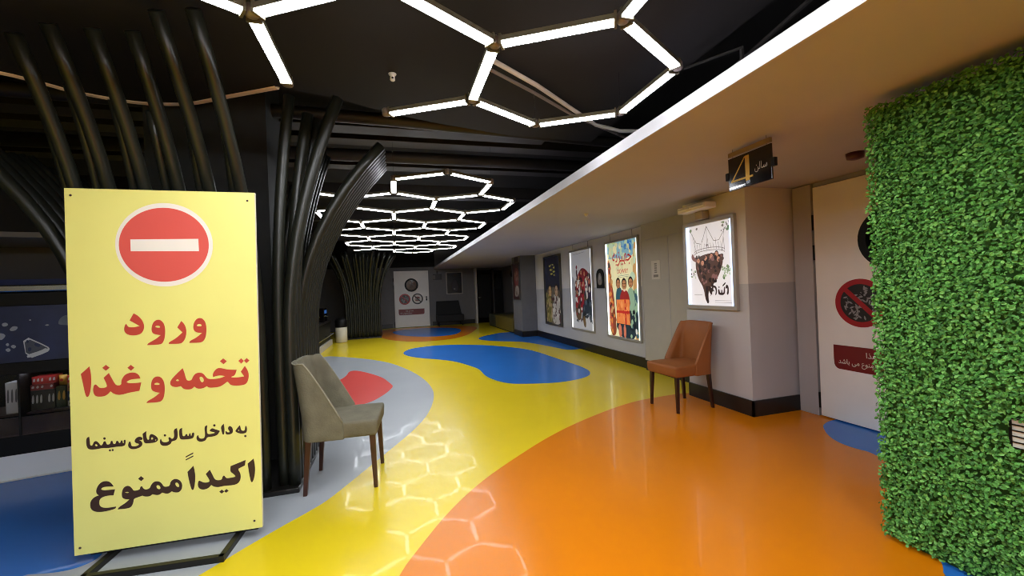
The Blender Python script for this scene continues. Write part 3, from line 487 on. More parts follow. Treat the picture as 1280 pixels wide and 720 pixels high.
def hexagon_light(label, ox, oy, hexes, extra, ztop, lamp):
    P = lambda k: Vector((ox + k[0] * HL * math.sqrt(3) / 2, oy + k[1] * HL / 2, LZ))
    E = hex_edges(hexes, extra)
    nodes = sorted({k for e in E for k in e})
    cx = sum(P(k).x for k in nodes) / len(nodes); cy = sum(P(k).y for k in nodes) / len(nodes)
    root = thing('hexagon_light', label, 'ceiling light', (cx, cy, LZ - .03))
    O = Vector((cx, cy, LZ - .03))
    for a, c in E:
        A, B = P(a) - O, P(c) - O
        t = (B - A).normalized(); n = Vector((-t.y, t.x, 0)); A = A + t * .032; B = B - t * .032
        zs = [(-.026, .0), (-.0255, -.008), (-.018, -.014), (.018, -.014), (.0255, -.008), (.026, .0)]
        vs = [Q + n * u + Vector((0, 0, z)) for Q in (A, B) for u, z in zs]
        mb = MB(); k = len(zs)
        mb.add(vs, [(i, i + 1, k + i + 1, k + i) for i in range(k - 1)] + [tuple(range(k))[::-1], tuple(range(k, 2 * k)), (0, k, 2 * k - 1, k - 1)], lamp)
        tube = mb.build('light_tube', root)
        h = MB()
        zs = [(-.028, -.004), (-.028, .020), (-.018, .026), (.018, .026), (.028, .020), (.028, -.004), (.0262, -.004), (.0262, .001), (-.0262, .001), (-.0262, -.004)]
        vs = [Q + n * u + Vector((0, 0, z)) for Q in (A, B) for u, z in zs]
        k = len(zs)
        h.add(vs, [(i, (i + 1) % k, k + (i + 1) % k, k + i) for i in range(k)], HOUS)
        for Q, sg in ((A, 1), (B, -1)):
            h.add([Q + n * u + Vector((0, 0, z)) - t * .006 * sg for u, z in ((-.03, -.018), (.03, -.018), (.03, .03), (-.03, .03))] +
                  [Q + n * u + Vector((0, 0, z)) + t * .006 * sg for u, z in ((-.03, -.018), (.03, -.018), (.03, .03), (-.03, .03))],
                  [(0, 1, 2, 3), (7, 6, 5, 4), (0, 4, 5, 1), (1, 5, 6, 2), (2, 6, 7, 3), (3, 7, 4, 0)], HOUS)
        h.build('tube_housing', tube)
    for kx in nodes:
        q = P(kx) - O
        h = MB(); h.lathe([(.012, -.016), (.024, -.012), (.028, -.004), (.028, .024), (.018, .035)], JOINT, n=14, c=q)
        h.build('joint', root, smooth=True)
    for kx in nodes[::4]:
        q = P(kx) - O
        h = MB(); h.cyl(q + Vector((0, 0, .034)), (0, 0, 1), .0012, .0012, ztop - LZ - .037, STEEL, n=6)
        h.build('suspension_wire', root)
    return root

hexagon_light('nearest hexagon tube light on the dark ceiling, large white cells above the orange floor', -0.007, 0.614 * 1.16,
              [(2, 5), (1, 2), (-1, 2), (0, -1), (2, -1), (1, -4)], [((-1, 4), (-1, 6)), ((1, 6), (0, 7))], 2.74, LAMP)
hexagon_light('far honeycomb tube light of many small white cells further down the hall', 0.033, 3.48 * 1.16,
              [(1, 2), (0, 5), (2, 5), (1, 8), (-1, 8), (0, 11), (2, 11), (1, 14), (-1, 14), (0, 17), (2, 17), (1, 20), (-1, 20), (0, 23), (2, 23), (1, 26)],
              [((-2, 3), (-1, 4)), ((-1, 24), (-2, 25))], 2.84, LAMP_FAR)
hexagon_light('unseen hexagon fill light added behind the viewer', -0.6, -2.6, [(1, -2), (-1, -2), (0, -5), (2, -5), (1, -8), (-1, -8), (0, -11), (2, -11)], [], 2.74, LAMP_BACK_FILL)  # added out of view, lifts the pillar and kiosk fronts

# ------------------------------------------------------------ tube trees
def trunk_tree(name, label, tubes, core, plinth, base):
    root = thing(name, label, 'column', base)
    B = Vector(base)
    h = MB(); h.box(*core, CORE); struct('wall_column', h)
    h = MB(); h.box(*plinth, PLINTH)
    h.v = [tuple(Vector(v) - B) for v in h.v]; h.build('plinth', root, bevel=.006)
    for (x, y, dx, dy, a, p, z1, r, z0) in tubes:
        pts = []
        N = 14
        for i in range(N + 1):
            z = .03 + (z1 - .03) * i / N
            o = a * max(0, z - z0) ** p
            pts.append(Vector((x + dx * o, y + dy * o, z)) - B)
        h = MB(); h.sweep(pts, r, TUBE, n=10)
        h.build('trunk_tube', root, smooth=True)
    return root

T = []
# right face: corner tube, two upright ones, then the wide flaring row, then an inner row
T.append((-.70, 3.12, 1, 0, .135, 1.9, 2.69, .040, 1.0))
T.append((-.77, 3.14, 1, 0, .045, 1.9, 2.69, .036, 1.0))
T += [(-.70, 3.21 + .088 * i, 1, 0, .06 + .02 * i, 2.0, 2.6, .038, 1.0) for i in range(2)]
T += [(-.70, 3.40 + .084 * i, 1, 0, .285, 2.1, 2.47 + .004 * (i % 2), .040, 1.0) for i in range(8)]
T += [(-.80, 3.30 + .1 * i, 1, 0, .12, 2.0, 2.52 - .02 * (i % 3), .034, 1.0) for i in range(7)]
# front face: long tubes bending out over the hall, shorter ones between
for i, X in enumerate([-.87, -1.04, -1.21, -1.38, -1.55, -1.71]):
    T.append((X, 3.09, 0, -1, (.268, .252, .21, .205, .205, .20)[i], 2.1, (2.69, 2.69, 2.66, 2.66, 2.66, 2.62)[i], .034, 1.0))
for i, X in enumerate([-.955, -1.13, -1.30, -1.46, -1.63, -1.77]):
    T.append((X, 3.10, .12, -1, (.20, .19, .20, .195, .20, .20)[i], 2.1, (2.34, 2.30, 2.36, 2.40, 2.44, 2.48)[i], .026, 1.0))
# left face: wide flaring row
T += [(-1.78, 3.13 + .1 * i, -1, -.25, .31, 2.1, 2.25 + .02 * (i % 3), .040, 1.0) for i in range(10)]
# back face
T += [(-1.7 + .11 * i, 4.12, 0, 1, .2, 2.1, 2.4, .04, 1.0) for i in range(9)]
trunk_tree('tube_tree', 'big charcoal tree-like column of flaring tubes rising behind the yellow sign', T,
           (-1.72, -.92, 3.62, 4.06, 0.036, 3.249), (-1.84, -.66, 3.04, 4.17, 0, .035), (-1.3, 3.6, 0))
T = []
for i in range(17):
    x = -1.38 + .057 * i
    T.append((x, 12.92 + .03 * (i % 2), (x + .92) * 1.25, -.5 - .3 * (i % 2), .20 + .05 * (i % 3), 2.0, 2.45 + .05 * (i % 2), .036, .8))
T += [(-.47, 12.98 + .1 * i, 1, 0, .22, 2.1, 2.5, .045, 1.0) for i in range(9)]
T += [(-1.39, 12.98 + .1 * i, -1, 0, .20, 2.1, 2.45, .045, .9) for i in range(9)]
trunk_tree('tube_tree', 'dark fluted tree-like column far down the hall beside the white bin', T,
           (-1.3, -.55, 13.02, 13.8, 0.036, 3.249), (-1.44, -.42, 12.86, 13.9, 0, .035), (-.9, 13.4, 0))

# ------------------------------------------------------------ yellow warning sign
bl, br = Vector((-1.593, 2.602, .05)), Vector((-.746, 2.56, .05))
ang = math.atan2(br.y - bl.y, br.x - bl.x)
sg = thing('warning_sign', 'yellow standing warning board with a red no-entry disc and red and brown lettering', 'sign', (bl.x, bl.y, 0), ang)
corners = [(0, 0), (.8485, 0), (.8742, 1.8333), (.0161, 1.8462)]
b = MB()
f4 = [(x, 0, z + .05) for x, z in corners]; k4 = [(x, .018, z + .05) for x, z in corners]
b.add(f4, [(0, 1, 2, 3)], SIGNY)
b.add(f4 + k4, [(7, 6, 5, 4), (0, 4, 5, 1), (1, 5, 6, 2), (2, 6, 7, 3), (3, 7, 4, 0)], SIGNE)
board = b.build('sign_board', sg)
b = MB()
flat(b, [disc(.4435, 1.604, .2205, .2195, 60)], SIGNW, -.0008, 0)
flat(b, [disc(.4420, 1.604, .2030, .1945, 60)], SIGNC, -.0014, 0)
flat(b, [[(.290, 1.5725), (.598, 1.567), (.5975, 1.633), (.290, 1.634)]], SIGNW, -.0020, 0)
tag(b.build('no_entry_disc', board), 'red and white no-entry disc')
for nm, key, m in (('lettering', 'red1', SIGNR), ('lettering', 'red2', SIGNR), ('lettering', 'brown3', SIGNB), ('lettering', 'brown4', SIGNB)):
    b = MB()
    for rings in DATA['L'][key]:
        flat(b, rings, m, -.0010, 2, oz=.05)
    tag(b.build(nm, board), {'red1': 'upper red line of lettering', 'red2': 'second red line of lettering', 'brown3': 'small brown line of lettering', 'brown4': 'large brown line of lettering'}[key])
for x, z in ((.0414, 1.81), (.8372, 1.789), (.0243, .0357), (.8106, .0413)):
    b = MB(); b.cyl((x, .0, z + .05), (0, -1, 0), .006, .004, .003, SIGNB, n=10); b.build('screw', board)
b = MB()
fr = .015
def bar(mb, p, q, r, m):
    p, q = Vector(p), Vector(q); t = (q - p).normalized(); n = Vector((-t.y, t.x, 0)) if abs(t.z) < .9 else Vector((1, 0, 0)); u = t.cross(n)
    vs = [Q + n * a * r + u * c * r for Q in (p, q) for a, c in ((-1, -1), (1, -1), (1, 1), (-1, 1))]
    mb.add(vs, [(3, 2, 1, 0), (4, 5, 6, 7), (0, 1, 5, 4), (1, 2, 6, 5), (2, 3, 7, 6), (3, 0, 4, 7)], m)
bar(b, (.125, -.155, fr), (.735, -.175, fr), fr, FRAMEB)
bar(b, (.137, -.17, fr), (.137, .34, fr), fr, FRAMEB)
bar(b, (.722, -.19, fr), (.722, .34, fr), fr, FRAMEB)
bar(b, (.125, .33, fr), (.735, .33, fr), fr, FRAMEB)
b.build('floor_frame', sg, bevel=.003)
b = MB()
for x in (.137, .722):
    bar(b, (x, .035, .03), (x, .035, 1.8), fr, FRAMEB)
bar(b, (.05, .035, .042), (.82, .035, .042), .012, FRAMEB); bar(b, (.137, .035, 1.7), (.722, .035, 1.7), fr, FRAMEB)
b.build('back_frame', sg, bevel=.003)

# ------------------------------------------------------------ chairs
def make_chair(name, label, loc, rotz, up, seam, legm, button, fwd, hold, ex):
    t = thing(name, label, 'chair', loc, rotz)       # faces local +x
    # seat cushion
    b = MB(); nx, ny = 10, 10
    X0, X1, Y = -.20, .245, .225
    vs = []; 
    for j in range(ny + 1):
        for i in range(nx + 1):
            u, v = i / nx, j / ny
            x = X0 + (X1 - X0) * u; y = -Y + 2 * Y * v
            e = min(u, 1 - u, v, 1 - v)
            vs.append((x, y, .462 + .018 * math.sin(PI * v) * math.sin(PI * (.15 + .85 * u)) ** .7))
    n = len(vs)
    fs = [(j * (nx + 1) + i, j * (nx + 1) + i + 1, (j + 1) * (nx + 1) + i + 1, (j + 1) * (nx + 1) + i) for j in range(ny) for i in range(nx)]
    ring = [i for i in range(nx + 1)] + [j * (nx + 1) + nx for j in range(1, ny + 1)] + [ny * (nx + 1) + i for i in range(nx - 1, -1, -1)] + [j * (nx + 1) for j in range(ny - 1, 0, -1)]
    cx = (X0 + X1) / 2
    lv = []
    for (k, z) in ((1.0, .43), (.985, .385), (.955, .352)):
        lv.append([(cx + (vs[i][0] - cx) * k, vs[i][1] * k, z) for i in ring])
    for L in lv: vs = vs + L
    prev = ring
    base = n
    for q in range(3):
        cur = list(range(base + q * len(ring), base + (q + 1) * len(ring)))
        for i in range(len(ring)):
            j = (i + 1) % len(ring)
            fs.append((prev[i], cur[i], cur[j], prev[j]))
        prev = cur
    fs.append(tuple(prev[::-1]))
    b.add(vs, fs, up)
    b.build('seat', t, smooth=True, bevel=.016, seg=3)
    # wrap-around back shell
    plan = []       # plan curve from left front to right front
    xs, yr, R = -.235, .232, .085
    n1 = 9
    for i in range(n1): plan.append((fwd + (xs + R - fwd) * i / n1, yr))
    for i in range(9):
        q = PI / 2 * i / 8; plan.append((xs + R - R * math.sin(q), yr - R + R * math.cos(q)))
    for i in range(1, 8): plan.append((xs, (yr - R) * (1 - 2 * i / 8)))
    for i in range(9):
        q = PI / 2 * i / 8; plan.append((xs + R - R * math.cos(q), -yr + R - R * math.sin(q)))
    for i in range(n1 - 1, -1, -1): plan.append((fwd + (xs + R - fwd) * i / n1, -yr))
    NZ = 12
    def top(x, y):
        if x <= xs + R * .6: return .875 - .012 * (abs(y) / .22) ** 4
        s = (x - (xs + R * .6)) / (fwd - (xs + R * .6))
        return .868 - (.868 - .47) * max(0, (s - hold) / (1 - hold)) ** ex
    def pt(p, z, off):
        x, y = p
        # outward normal of plan
        k = plan.index(p); a = plan[max(0, k - 1)]; c = plan[min(len(plan) - 1, k + 1)]
        tx, ty = c[0] - a[0], c[1] - a[1]; L = math.hypot(tx, ty); nx_, ny_ = ty / L, -tx / L
        x2, y2 = x + nx_ * off * -1, y + ny_ * off * -1
        h = max(0, z - .42)
        taper = 1 - .10 * h
        lean = .09 * h + .07 * h * h
        return (x2 - lean, y2 * taper, z)
    b = MB(); vs = []; 
    M = len(plan)
    for off in (0, .048):
        for p in plan:
            tp = top(*p)
            for k in range(NZ + 1):
                z = .352 + (tp - .352) * k / NZ
                o = off * (1.0 if off == 0 else (.55 + .45 * min(1, (tp - z) / .08)))
                # rim is thinner at the wing tips
                vs.append(pt(p, z, -o if False else o))
    fs = []
    def id_(s, i, k): return s * M * (NZ + 1) + i * (NZ + 1) + k
    for i in range(M - 1):
        for k in range(NZ):
            fs.append((id_(0, i, k), id_(0, i, k + 1), id_(0, i + 1, k + 1), id_(0, i + 1, k)))
            fs.append((id_(1, i, k), id_(1, i + 1, k), id_(1, i + 1, k + 1), id_(1, i, k + 1)))
        fs.append((id_(0, i, NZ), id_(1, i, NZ), id_(1, i + 1, NZ), id_(0, i + 1, NZ)))
        fs.append((id_(0, i, 0), id_(0, i + 1, 0), id_(1, i + 1, 0), id_(1, i, 0)))
    for i in (0, M - 1):
        for k in range(NZ):
            f = (id_(0, i, k), id_(1, i, k), id_(1, i, k + 1), id_(0, i, k + 1))
            fs.append(f if i == 0 else f[::-1])
    b.add(vs, fs, up)
    back = b.build('backrest', t, smooth=True, bevel=.006, seg=2)
    b = MB()
    b.sweep([Vector(pt(p, top(*p), 0)) + Vector((0, 0, -.004)) for p in plan], .0045, seam, n=6)
    b.build('seam', back, smooth=True)
    if button:
        for y in (-.07, .07):
            q = pt((xs, 0), .68, .048) if (xs, 0) in plan else (xs - .08, 0, .68)
            b = MB(); b.cyl((xs + .048 - .028 + .004, y, .68), (1, 0, .3), .012, .006, .006, up, n=12)
            b.build('button', back, smooth=True)
    # legs
    for (x, y, sx, sy) in ((.205, .185, .012, .012), (.205, -.185, .012, -.012), (-.195, .185, -.03, .012), (-.195, -.185, -.03, -.012)):
        b = MB()
        w0, w1 = .019, .0125
        vs = [(x + a * w0, y + c * w0, .36) for a, c in ((-1, -1), (1, -1), (1, 1), (-1, 1))] + [(x + sx + a * w1, y + sy + c * w1, 0.001) for a, c in ((-1, -1), (1, -1), (1, 1), (-1, 1))]
        b.add(vs, [(0, 1, 2, 3), (7, 6, 5, 4), (0, 4, 5, 1), (1, 5, 6, 2), (2, 6, 7, 3), (3, 7, 4, 0)], legm)
        b.build('leg', t, bevel=.004)
    return t
make_chair('dining_chair', 'olive grey suede chair with walnut legs in front of the dark tube column', (-.372, 3.155, 0), math.radians(-4.5), SUEDE, PIPS, WALNUT, True, .03, .16, 1.1)
make_chair('dining_chair', 'tan leather chair with dark legs against the grey pillar', (2.845, 3.69, 0), math.radians(184), TAN, TAN, DARKLEG, False, .0, .03, 1.0)

# dark seat far away by the back wall
t = thing('settee', 'dark upholstered seat against the far back wall under a framed poster', 'bench', (1.98, 15.72, 0))
b = MB(); b.box(-.50, .50, -.30, .22, .16, .42, DARKUPH); b.build('seat', t, bevel=.03)
b = MB()
b.add([(-.50, .20, .2), (.52, .20, .2), (.40, .31, .93), (-.46, .31, .93), (-.50, .32, .2), (.52, .32, .2), (.40, .36, .93), (-.46, .36, .93)],
      [(0, 1, 2, 3), (7, 6, 5, 4), (0, 4, 5, 1), (1, 5, 6, 2), (2, 6, 7, 3), (3, 7, 4, 0)], DARKUPH); b.build('backrest', t, bevel=.015)
for x in (-.44, .44):
    for y in (-.25, .2):
        b = MB(); b.cyl((x, y, 0), (0, 0, 1), .018, .022, .17, BLACK, n=10); b.build('leg', t)

# ------------------------------------------------------------ green leaf wall
t = thing('hedge_wall', 'tall partition covered in small green artificial leaves at the right edge', 'hedge', (2.36, .1, 0))
b = MB(); b.box(-.045, .12, -1.6, 1.36, .0, 2.10, HBACK); b.build('backing', t)
b = MB()
rnd = random.Random(3)
def leaf(px, py, pz, nrm, s):
    n = Vector(nrm).normalized()
    t0 = Vector((0, 0, 1)) - n * n.z
    if t0.length < .1: t0 = Vector((0, 1, 0))
    t0.normalize(); s0 = n.cross(t0)
    a = rnd.uniform(-PI, PI)
    d = t0 * math.cos(a) + s0 * math.sin(a); e = n.cross(d)
    c = Vector((px, py, pz)); l, wd = s, s * rnd.uniform(.62, .85)
    up = n * s * .16
    vs = [c - d * l * .5, c - d * l * .12 + e * wd * .5 + up, c + d * l * .28 + e * wd * .42 + up, c + d * l * .55, c + d * l * .28 - e * wd * .42 + up, c - d * l * .12 - e * wd * .5 + up]
    b.add(vs, [(0, 3, 2, 1), (0, 5, 4, 3)], LEAF)
def hill(y, z):
    return .014 * (math.sin(y * 9.0 + 1.3 * math.sin(z * 7)) * math.sin(z * 8.1 + 2 * math.sin(y * 5)))
Y0, Y1 = -1.6, 1.37
nleaf = 0
while nleaf < 90000:
    y = rnd.uniform(Y0, Y1); z = rnd.uniform(.02, 2.115)
    if .60 < z < .715 and .66 < y < .925: continue
    dpt = rnd.random()
    x = -.045 - .008 - .05 * dpt + hill(y, z)
    nr = (-1, rnd.uniform(-.8, .8), rnd.uniform(-.25, 1.1))
    leaf(x, y, z, nr, rnd.uniform(.011, .019)); nleaf += 1
for i in range(5200):      # far end and top
    if i < 4000:
        leaf(rnd.uniform(-.09, .13), Y1 + rnd.uniform(-.02, .012), rnd.uniform(.02, 2.11), (rnd.uniform(-.8, .5), 1, rnd.uniform(-.3, .9)), rnd.uniform(.013, .022))
    else:
        leaf(rnd.uniform(-.09, .1), rnd.uniform(Y0, Y1), 2.10 + rnd.uniform(0, .02), (rnd.uniform(-.8, .4), rnd.uniform(-.5, .5), 1), rnd.uniform(.017, .027))
b.build('foliage', t)
b = MB()
b.box(-.062, -.05, .66, .925, .60, .715, mat('grid_backing', 'C9C8BC', rough=.6))
for i in range(7): b.box(-.066, -.061, .66 + .0435 * i, .668 + .0435 * i, .60, .715, BLACK)
for i in range(6): b.box(-.066, -.061, .66, .925, .60 + .0225 * i, .604 + .0225 * i, BLACK)
tag(b.build('grid_panel', t), 'bare white patch with a black grid')

# ------------------------------------------------------------ doors with stickers
def make_door(label, loc, rotz):
    t = thing('cinema_door', label, 'door', loc, rotz)     # local x right, -y to the viewer, origin at hinge-side bottom
    b = MB(); b.box(0, 1.27, 0, .055, .012, 2.12, DOORW); leaf_ = b.build('door_leaf', t, bevel=.004)
    b = MB(); b.ring((.632, 1.586), .188, .25, -.022, .0, BLACK); win = b.build('porthole_ring', t, smooth=False, bevel=.004)
    b = MB(); flat(b, [disc(.632, 1.586, .19, .19, 40)], GLASSD, -.006, 0); b.build('porthole_glass', win)
    for z in (1.80, 1.52, .15):
        b = MB(); b.cyl((-.012, .012, z - .07), (0, 0, 1), .014, .014, .14, BLACK, n=12); b.build('hinge', t)
    r2 = random.Random(11)
    for cx, kind in ((.372, 0), (.84, 1)):
        b = MB(); cz = 1.06
        flat(b, [disc(cx, cz, .205, .205, 48)], STK_RED if kind == 0 else STK_BG, -.001, 0)
        flat(b, [disc(cx, cz, .160, .160, 48)], STK_BG if kind == 0 else STK_W, -.0016, 0)
        if kind == 0:
            for i in range(90):
                a, rr = r2.uniform(0, 2 * PI), .138 * math.sqrt(r2.random())
                q = r2.uniform(0, PI); l, wd = .05, .009
                px, pz = cx + rr * math.cos(a), cz + rr * math.sin(a)
                pts = [(px + l * .5 * math.cos(q), pz + l * .5 * math.sin(q)), (px - wd * math.sin(q), pz + wd * math.cos(q)), (px - l * .5 * math.cos(q), pz - l * .5 * math.sin(q)), (px + wd * math.sin(q), pz - wd * math.cos(q))]
                flat(b, [pts], SEED if i % 3 else STK_BG, -.002 - .00001 * i, 1)
        else:
            flat(b, [[(cx - .10, cz + .0), (cx + .10, cz), (cx + .08, cz + .06), (cx, cz + .085), (cx - .08, cz + .06)]], STK_DRED, -.002, 2)
            flat(b, [rect(cx - .10, cx + .10, cz - .035, cz - .01)], STK_BG, -.002, 1)
            flat(b, [rect(cx - .09, cx + .09, cz - .085, cz - .045)], STK_DRED, -.002, 2)
        c, s_ = math.cos(-PI / 4), math.sin(-PI / 4)
        bars = [(-.17, -.02), (.17, -.02), (.17, .02), (-.17, .02)]
        flat(b, [[(cx + u * c - v * s_, cz + u * s_ + v * c) for u, v in bars]], STK_RED if kind == 0 else STK_BG, -.004, 0)
        tag(b.build('sticker', t), 'round red sticker crossing out sunflower seeds' if kind == 0 else 'round dark sticker crossing out food')
    b = MB(); x0, x1, z0, z1 = .135, 1.08, .47, .685
    flat(b, [[(x0, z1), (x0, z1), (x0, z0 + .05), (x0 + .015, z0 + .015), (x0 + .05, z0), (x1 - .05, z0), (x1 - .015, z0 + .015), (x1, z0 + .05), (x1, z1), (x1, z1)]], STK_DRED, -.001, 1)
    put_text(b, '\uFE8D\uFEAC\uFECF \uFEED \uFEEA\uFEE4\uFEA8\uFE97', .40, .67, .585, .645, STK_W, -.002, .012)
    put_text(b, '\uFEAA\uFEB7\uFE8E\uFE91 \uFBFD\uFEE3 \uFEC9\uFEEE\uFEE8\uFEE4\uFEE3 \uFE8E\uFEE4\uFEE8\uFBFF\uFEB3', .175, .62, .502, .568, STK_W, -.002, .012)
    tag(b.build('notice_plate', t), 'dark red plate with white lettering')
    b = MB(); b.box(1.15, 1.20, -.012, 0, .98, 1.14, BLACK); b.cyl((1.175, -.012, 1.08), (0, -1, 0), .012, .012, .04, STEEL, n=12); b.box(1.07, 1.185, -.06, -.045, 1.072, 1.09, STEEL)
    b.build('door_handle', t)
    return t
d1 = make_door('white cinema door with round porthole half hidden by the green leaf wall', (3.76, 2.905, 0), -PI / 2)
d2 = dup(d1, (-.02, 15.98, 0), 0, 'white cinema door with round porthole in the far back wall')
# small dark red fitting over the near door
b = MB(); b.lathe([(.02, -.05), (.05, -.04), (.055, 0)], mat('dark_red_plastic', '4A1410', rough=.4), n=20)
tag(b.build('ceiling_fitting', loc=(3.2, 2.15, ZS), smooth=True), 'small dark red fitting under the soffit beside the leaf wall', 'alarm')

# ------------------------------------------------------------ posters
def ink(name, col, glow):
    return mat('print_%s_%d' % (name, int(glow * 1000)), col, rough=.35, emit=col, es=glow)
def frame_thing(label, loc, rotz, wd, ht, fw, fm, depth, led=None, ledm=None, cat='poster', name='poster_frame', group=None):
    t = thing(name, label, cat, loc, rotz, group)      # origin bottom centre on wall surface, local -y to viewer
    b = MB(); x = wd / 2
    for (a0, a1, c0, c1) in ((-x, x, 0, fw), (-x, x, ht - fw, ht), (-x, -x + fw, fw, ht - fw), (x - fw, x, fw, ht - fw)):
        b.box(a0, a1, -depth, 0, c0, c1, fm)
    b.box(-x + fw, x - fw, -.01, 0, fw, ht - fw, BLACK)
    b.build('frame', t, bevel=.003)
    if led:
        for s in (-1, 1):
            b = MB(); cx = s * (x - fw - led / 2)
            b.box(cx - led / 2, cx + led / 2, -.0285, -.012, fw + .004, ht - fw - .004, ledm)
            b.build('led_strip', t)
    return t
def head(b, cx, cz, r, skin, hair, y, hairtop=True):
    flat(b, [disc(cx, cz, r * .82, r * 1.05, 20)], hair if hairtop else skin, y, 0)
    flat(b, [disc(cx, cz - r * .16, r * .66, r * .84, 20)], skin, y - .0003, 0)
    flat(b, [rect(cx - r * .45, cx - r * .12, cz - r * .02, cz + r * .08)], hair, y - .0006, 0)
    flat(b, [rect(cx + r * .12, cx + r * .45, cz - r * .02, cz + r * .08)], hair, y - .0006, 0)
    flat(b, [rect(cx - r * .2, cx + r * .2, cz - r * .58, cz - r * .5)], hair, y - .0006, 0)

def busy(b, rnd, n, u0, u1, v0, v1, s0, s1, cols, y, keep=None):
    # small irregular printed patches
    for i in range(n):
        u, v = rnd.uniform(u0, u1), rnd.uniform(v0, v1)
        if keep and not keep(u, v): continue
        s_ = rnd.uniform(s0, s1); a = rnd.uniform(0, PI); k = rnd.randint(4, 6)
        pts = [(min(1, max(0, u + s_ * math.cos(a + 2 * PI * q / k) * rnd.uniform(.5, 1.2))), min(1, max(0, v + .62 * s_ * math.sin(a + 2 * PI * q / k) * rnd.uniform(.6, 1.6)))) for q in range(k)]
        flat(b, [P(pts)], rnd.choice(cols), y - .000012 * i, 2)
XW = 3.658
RW = -PI / 2
LEDW = mat('led_white', 'FFFFFF', emit='E9FFF6', es=.9)
LEDB = mat('led_blue_white', 'DCEBFF', emit='A9CCFF', es=.55)
LEDD = mat('led_dim_white', 'DDDDDD', emit='EEF2F4', es=.32)
HANGW = STEEL

def poster_base(t, wd, ht, fw, led, bgm):
    w2 = wd / 2 - fw - led
    b = MB(); flat(b, [rect(-w2, w2, fw, ht - fw)], bgm, -.014, 0)
    return b, w2

# --- lit poster, people with a wrapped parcel (nearest on the long wall)
g = .17
wd, ht, fw = 1.05, 1.675, .036
t = frame_thing('tall lit poster with red title lettering and three people above an orange wrapped parcel', (XW, 6.10, .378), RW, wd, ht, fw, ALU, .032, .022, LEDW)
b, w2 = poster_base(t, wd, ht, fw, .022, ink('cream', 'D9D3A6', g))
U = lambda u: -w2 + 2 * w2 * u
V = lambda v: fw + (ht - 2 * fw) * v
def P(pts): return [(U(u), V(v)) for u, v in pts]
flat(b, [P([(0, .82), (.3, .84), (.6, .8), (1, .86), (1, 1), (1, 1), (0, 1), (0, 1)])], ink('sky', '7FA9B8', g), -.0145, 2)
flat(b, [P([(.45, 1), (.5, .92), (.66, .9), (.8, .96), (.82, 1)])], ink('deep_sky', '2F6FB0', g), -.0148, 2)
flat(b, [P([(.0, .97), (.15, .95), (.4, 1.0), (0, 1)])], ink('pale_green', 'A9BE86', g), -.0149, 2)
flat(b, [P([(.84, 0), (1, 0), (1, .97), (.9, .95), (.86, .7)])], ink('sand', 'B98E58', g), -.0149, 1)
flat(b, [P([(.0, .0), (.26, .0), (.24, .2), (.2, .45), (.12, .62), (.08, .75), (0, .78)])], ink('rust', '7A3A22', g), -.0150, 2)
flat(b, [P([(.05, .05), (.14, .05), (.15, .55), (.06, .6)])], ink('brick', 'A8402C', g), -.0152, 1)
flat(b, [P([(.0, .55), (.12, .6), (.1, .8), (0, .84)])], ink('ochre', 'C77A34', g), -.0153, 2)
flat(b, [P([(.25, 0), (1, 0), (1, .42), (.84, .44), (.3, .4)])], ink('slate', '1F2C33', g), -.0151, 1)
flat(b, [P([(.74, .22), (1, .22), (1, .52), (.92, .50), (.8, .46)])], ink('sage', '86A184', g), -.0153, 2)
flat(b, [P([(.26, .28), (.5, .28), (.5, .50), (.38, .53), (.28, .48)])], ink('petrol', '28505C', g), -.0155, 2)
flat(b, [P([(.36, .3), (.78, .3), (.74, .44), (.64, .49), (.5, .5), (.4, .45)])], ink('maroon', '8E2420', g), -.0158, 2)
r6 = random.Random(31)
busy(b, r6, 60, .0, .24, .02, .80, .025, .06, [ink('rust', '7A3A22', g), ink('brick', 'A8402C', g), ink('char', '3A2018', g), ink('ochre', 'C77A34', g), ink('dust', 'B9905C', g)], -.01535, lambda u, v: u < .26 - .2 * v)
busy(b, r6, 30, .0, 1, .60, .98, .04, .10, [ink('cream2', 'C9C79A', g), ink('mint', 'B4C8A8', g), ink('cream3', 'E0D6A6', g)], -.01495)
busy(b, r6, 26, .45, .85, .90, 1.0, .03, .06, [ink('sky', '7FA9B8', g), ink('deep_sky', '2F6FB0', g), ink('sky2', '5C8EB4', g)], -.01499)
busy(b, r6, 30, .72, 1.0, .02, .50, .03, .06, [ink('slate', '1F2C33', g), ink('petrol2', '34505A', g), ink('night2', '12181C', g), ink('sage', '86A184', g)], -.01545)
SK = ink('skin', 'A8734C', g); HR = ink('hair', '1E120C', g)
flat(b, [P([(.28, .28), (.50, .28), (.50, .49), (.40, .52), (.30, .49)])], ink('petrol', '28505C', g), -.01598, 2)
flat(b, [P([(.66, .28), (.90, .28), (.88, .49), (.76, .52), (.66, .48)])], ink('sage', '6A8468', g), -.01597, 2)
flat(b, [P([(.40, .3), (.76, .3), (.72, .45), (.62, .49), (.52, .49), (.42, .45)])], ink('maroon', '8E2420', g), -.01600, 2)
head(b, U(.37), V(.565), .088, SK, HR, -.0162)
head(b, U(.57), V(.555), .094, SK, HR, -.0166)
head(b, U(.78), V(.570), .088, SK, HR, -.0162)
flat(b, [P([(.57 - .05, .50), (.62, .50), (.6, .475), (.55, .475)])], ink('mouth', 'D8B8A0', g), -.0174, 1)
flat(b, [P([(.28, .14), (.72, .135), (.72, .385), (.70, .395), (.29, .39)])], ink('parcel', 'D9793F', g), -.0170, 0)
flat(b, [P([(.56, .137), (.61, .137), (.61, .392), (.56, .392)])], ink('ribbon', 'B0281F', g), -.0173, 0)
flat(b, [P([(.28, .25), (.72, .25), (.72, .275), (.28, .275)])], ink('ribbon', 'B0281F', g), -.0174, 0)
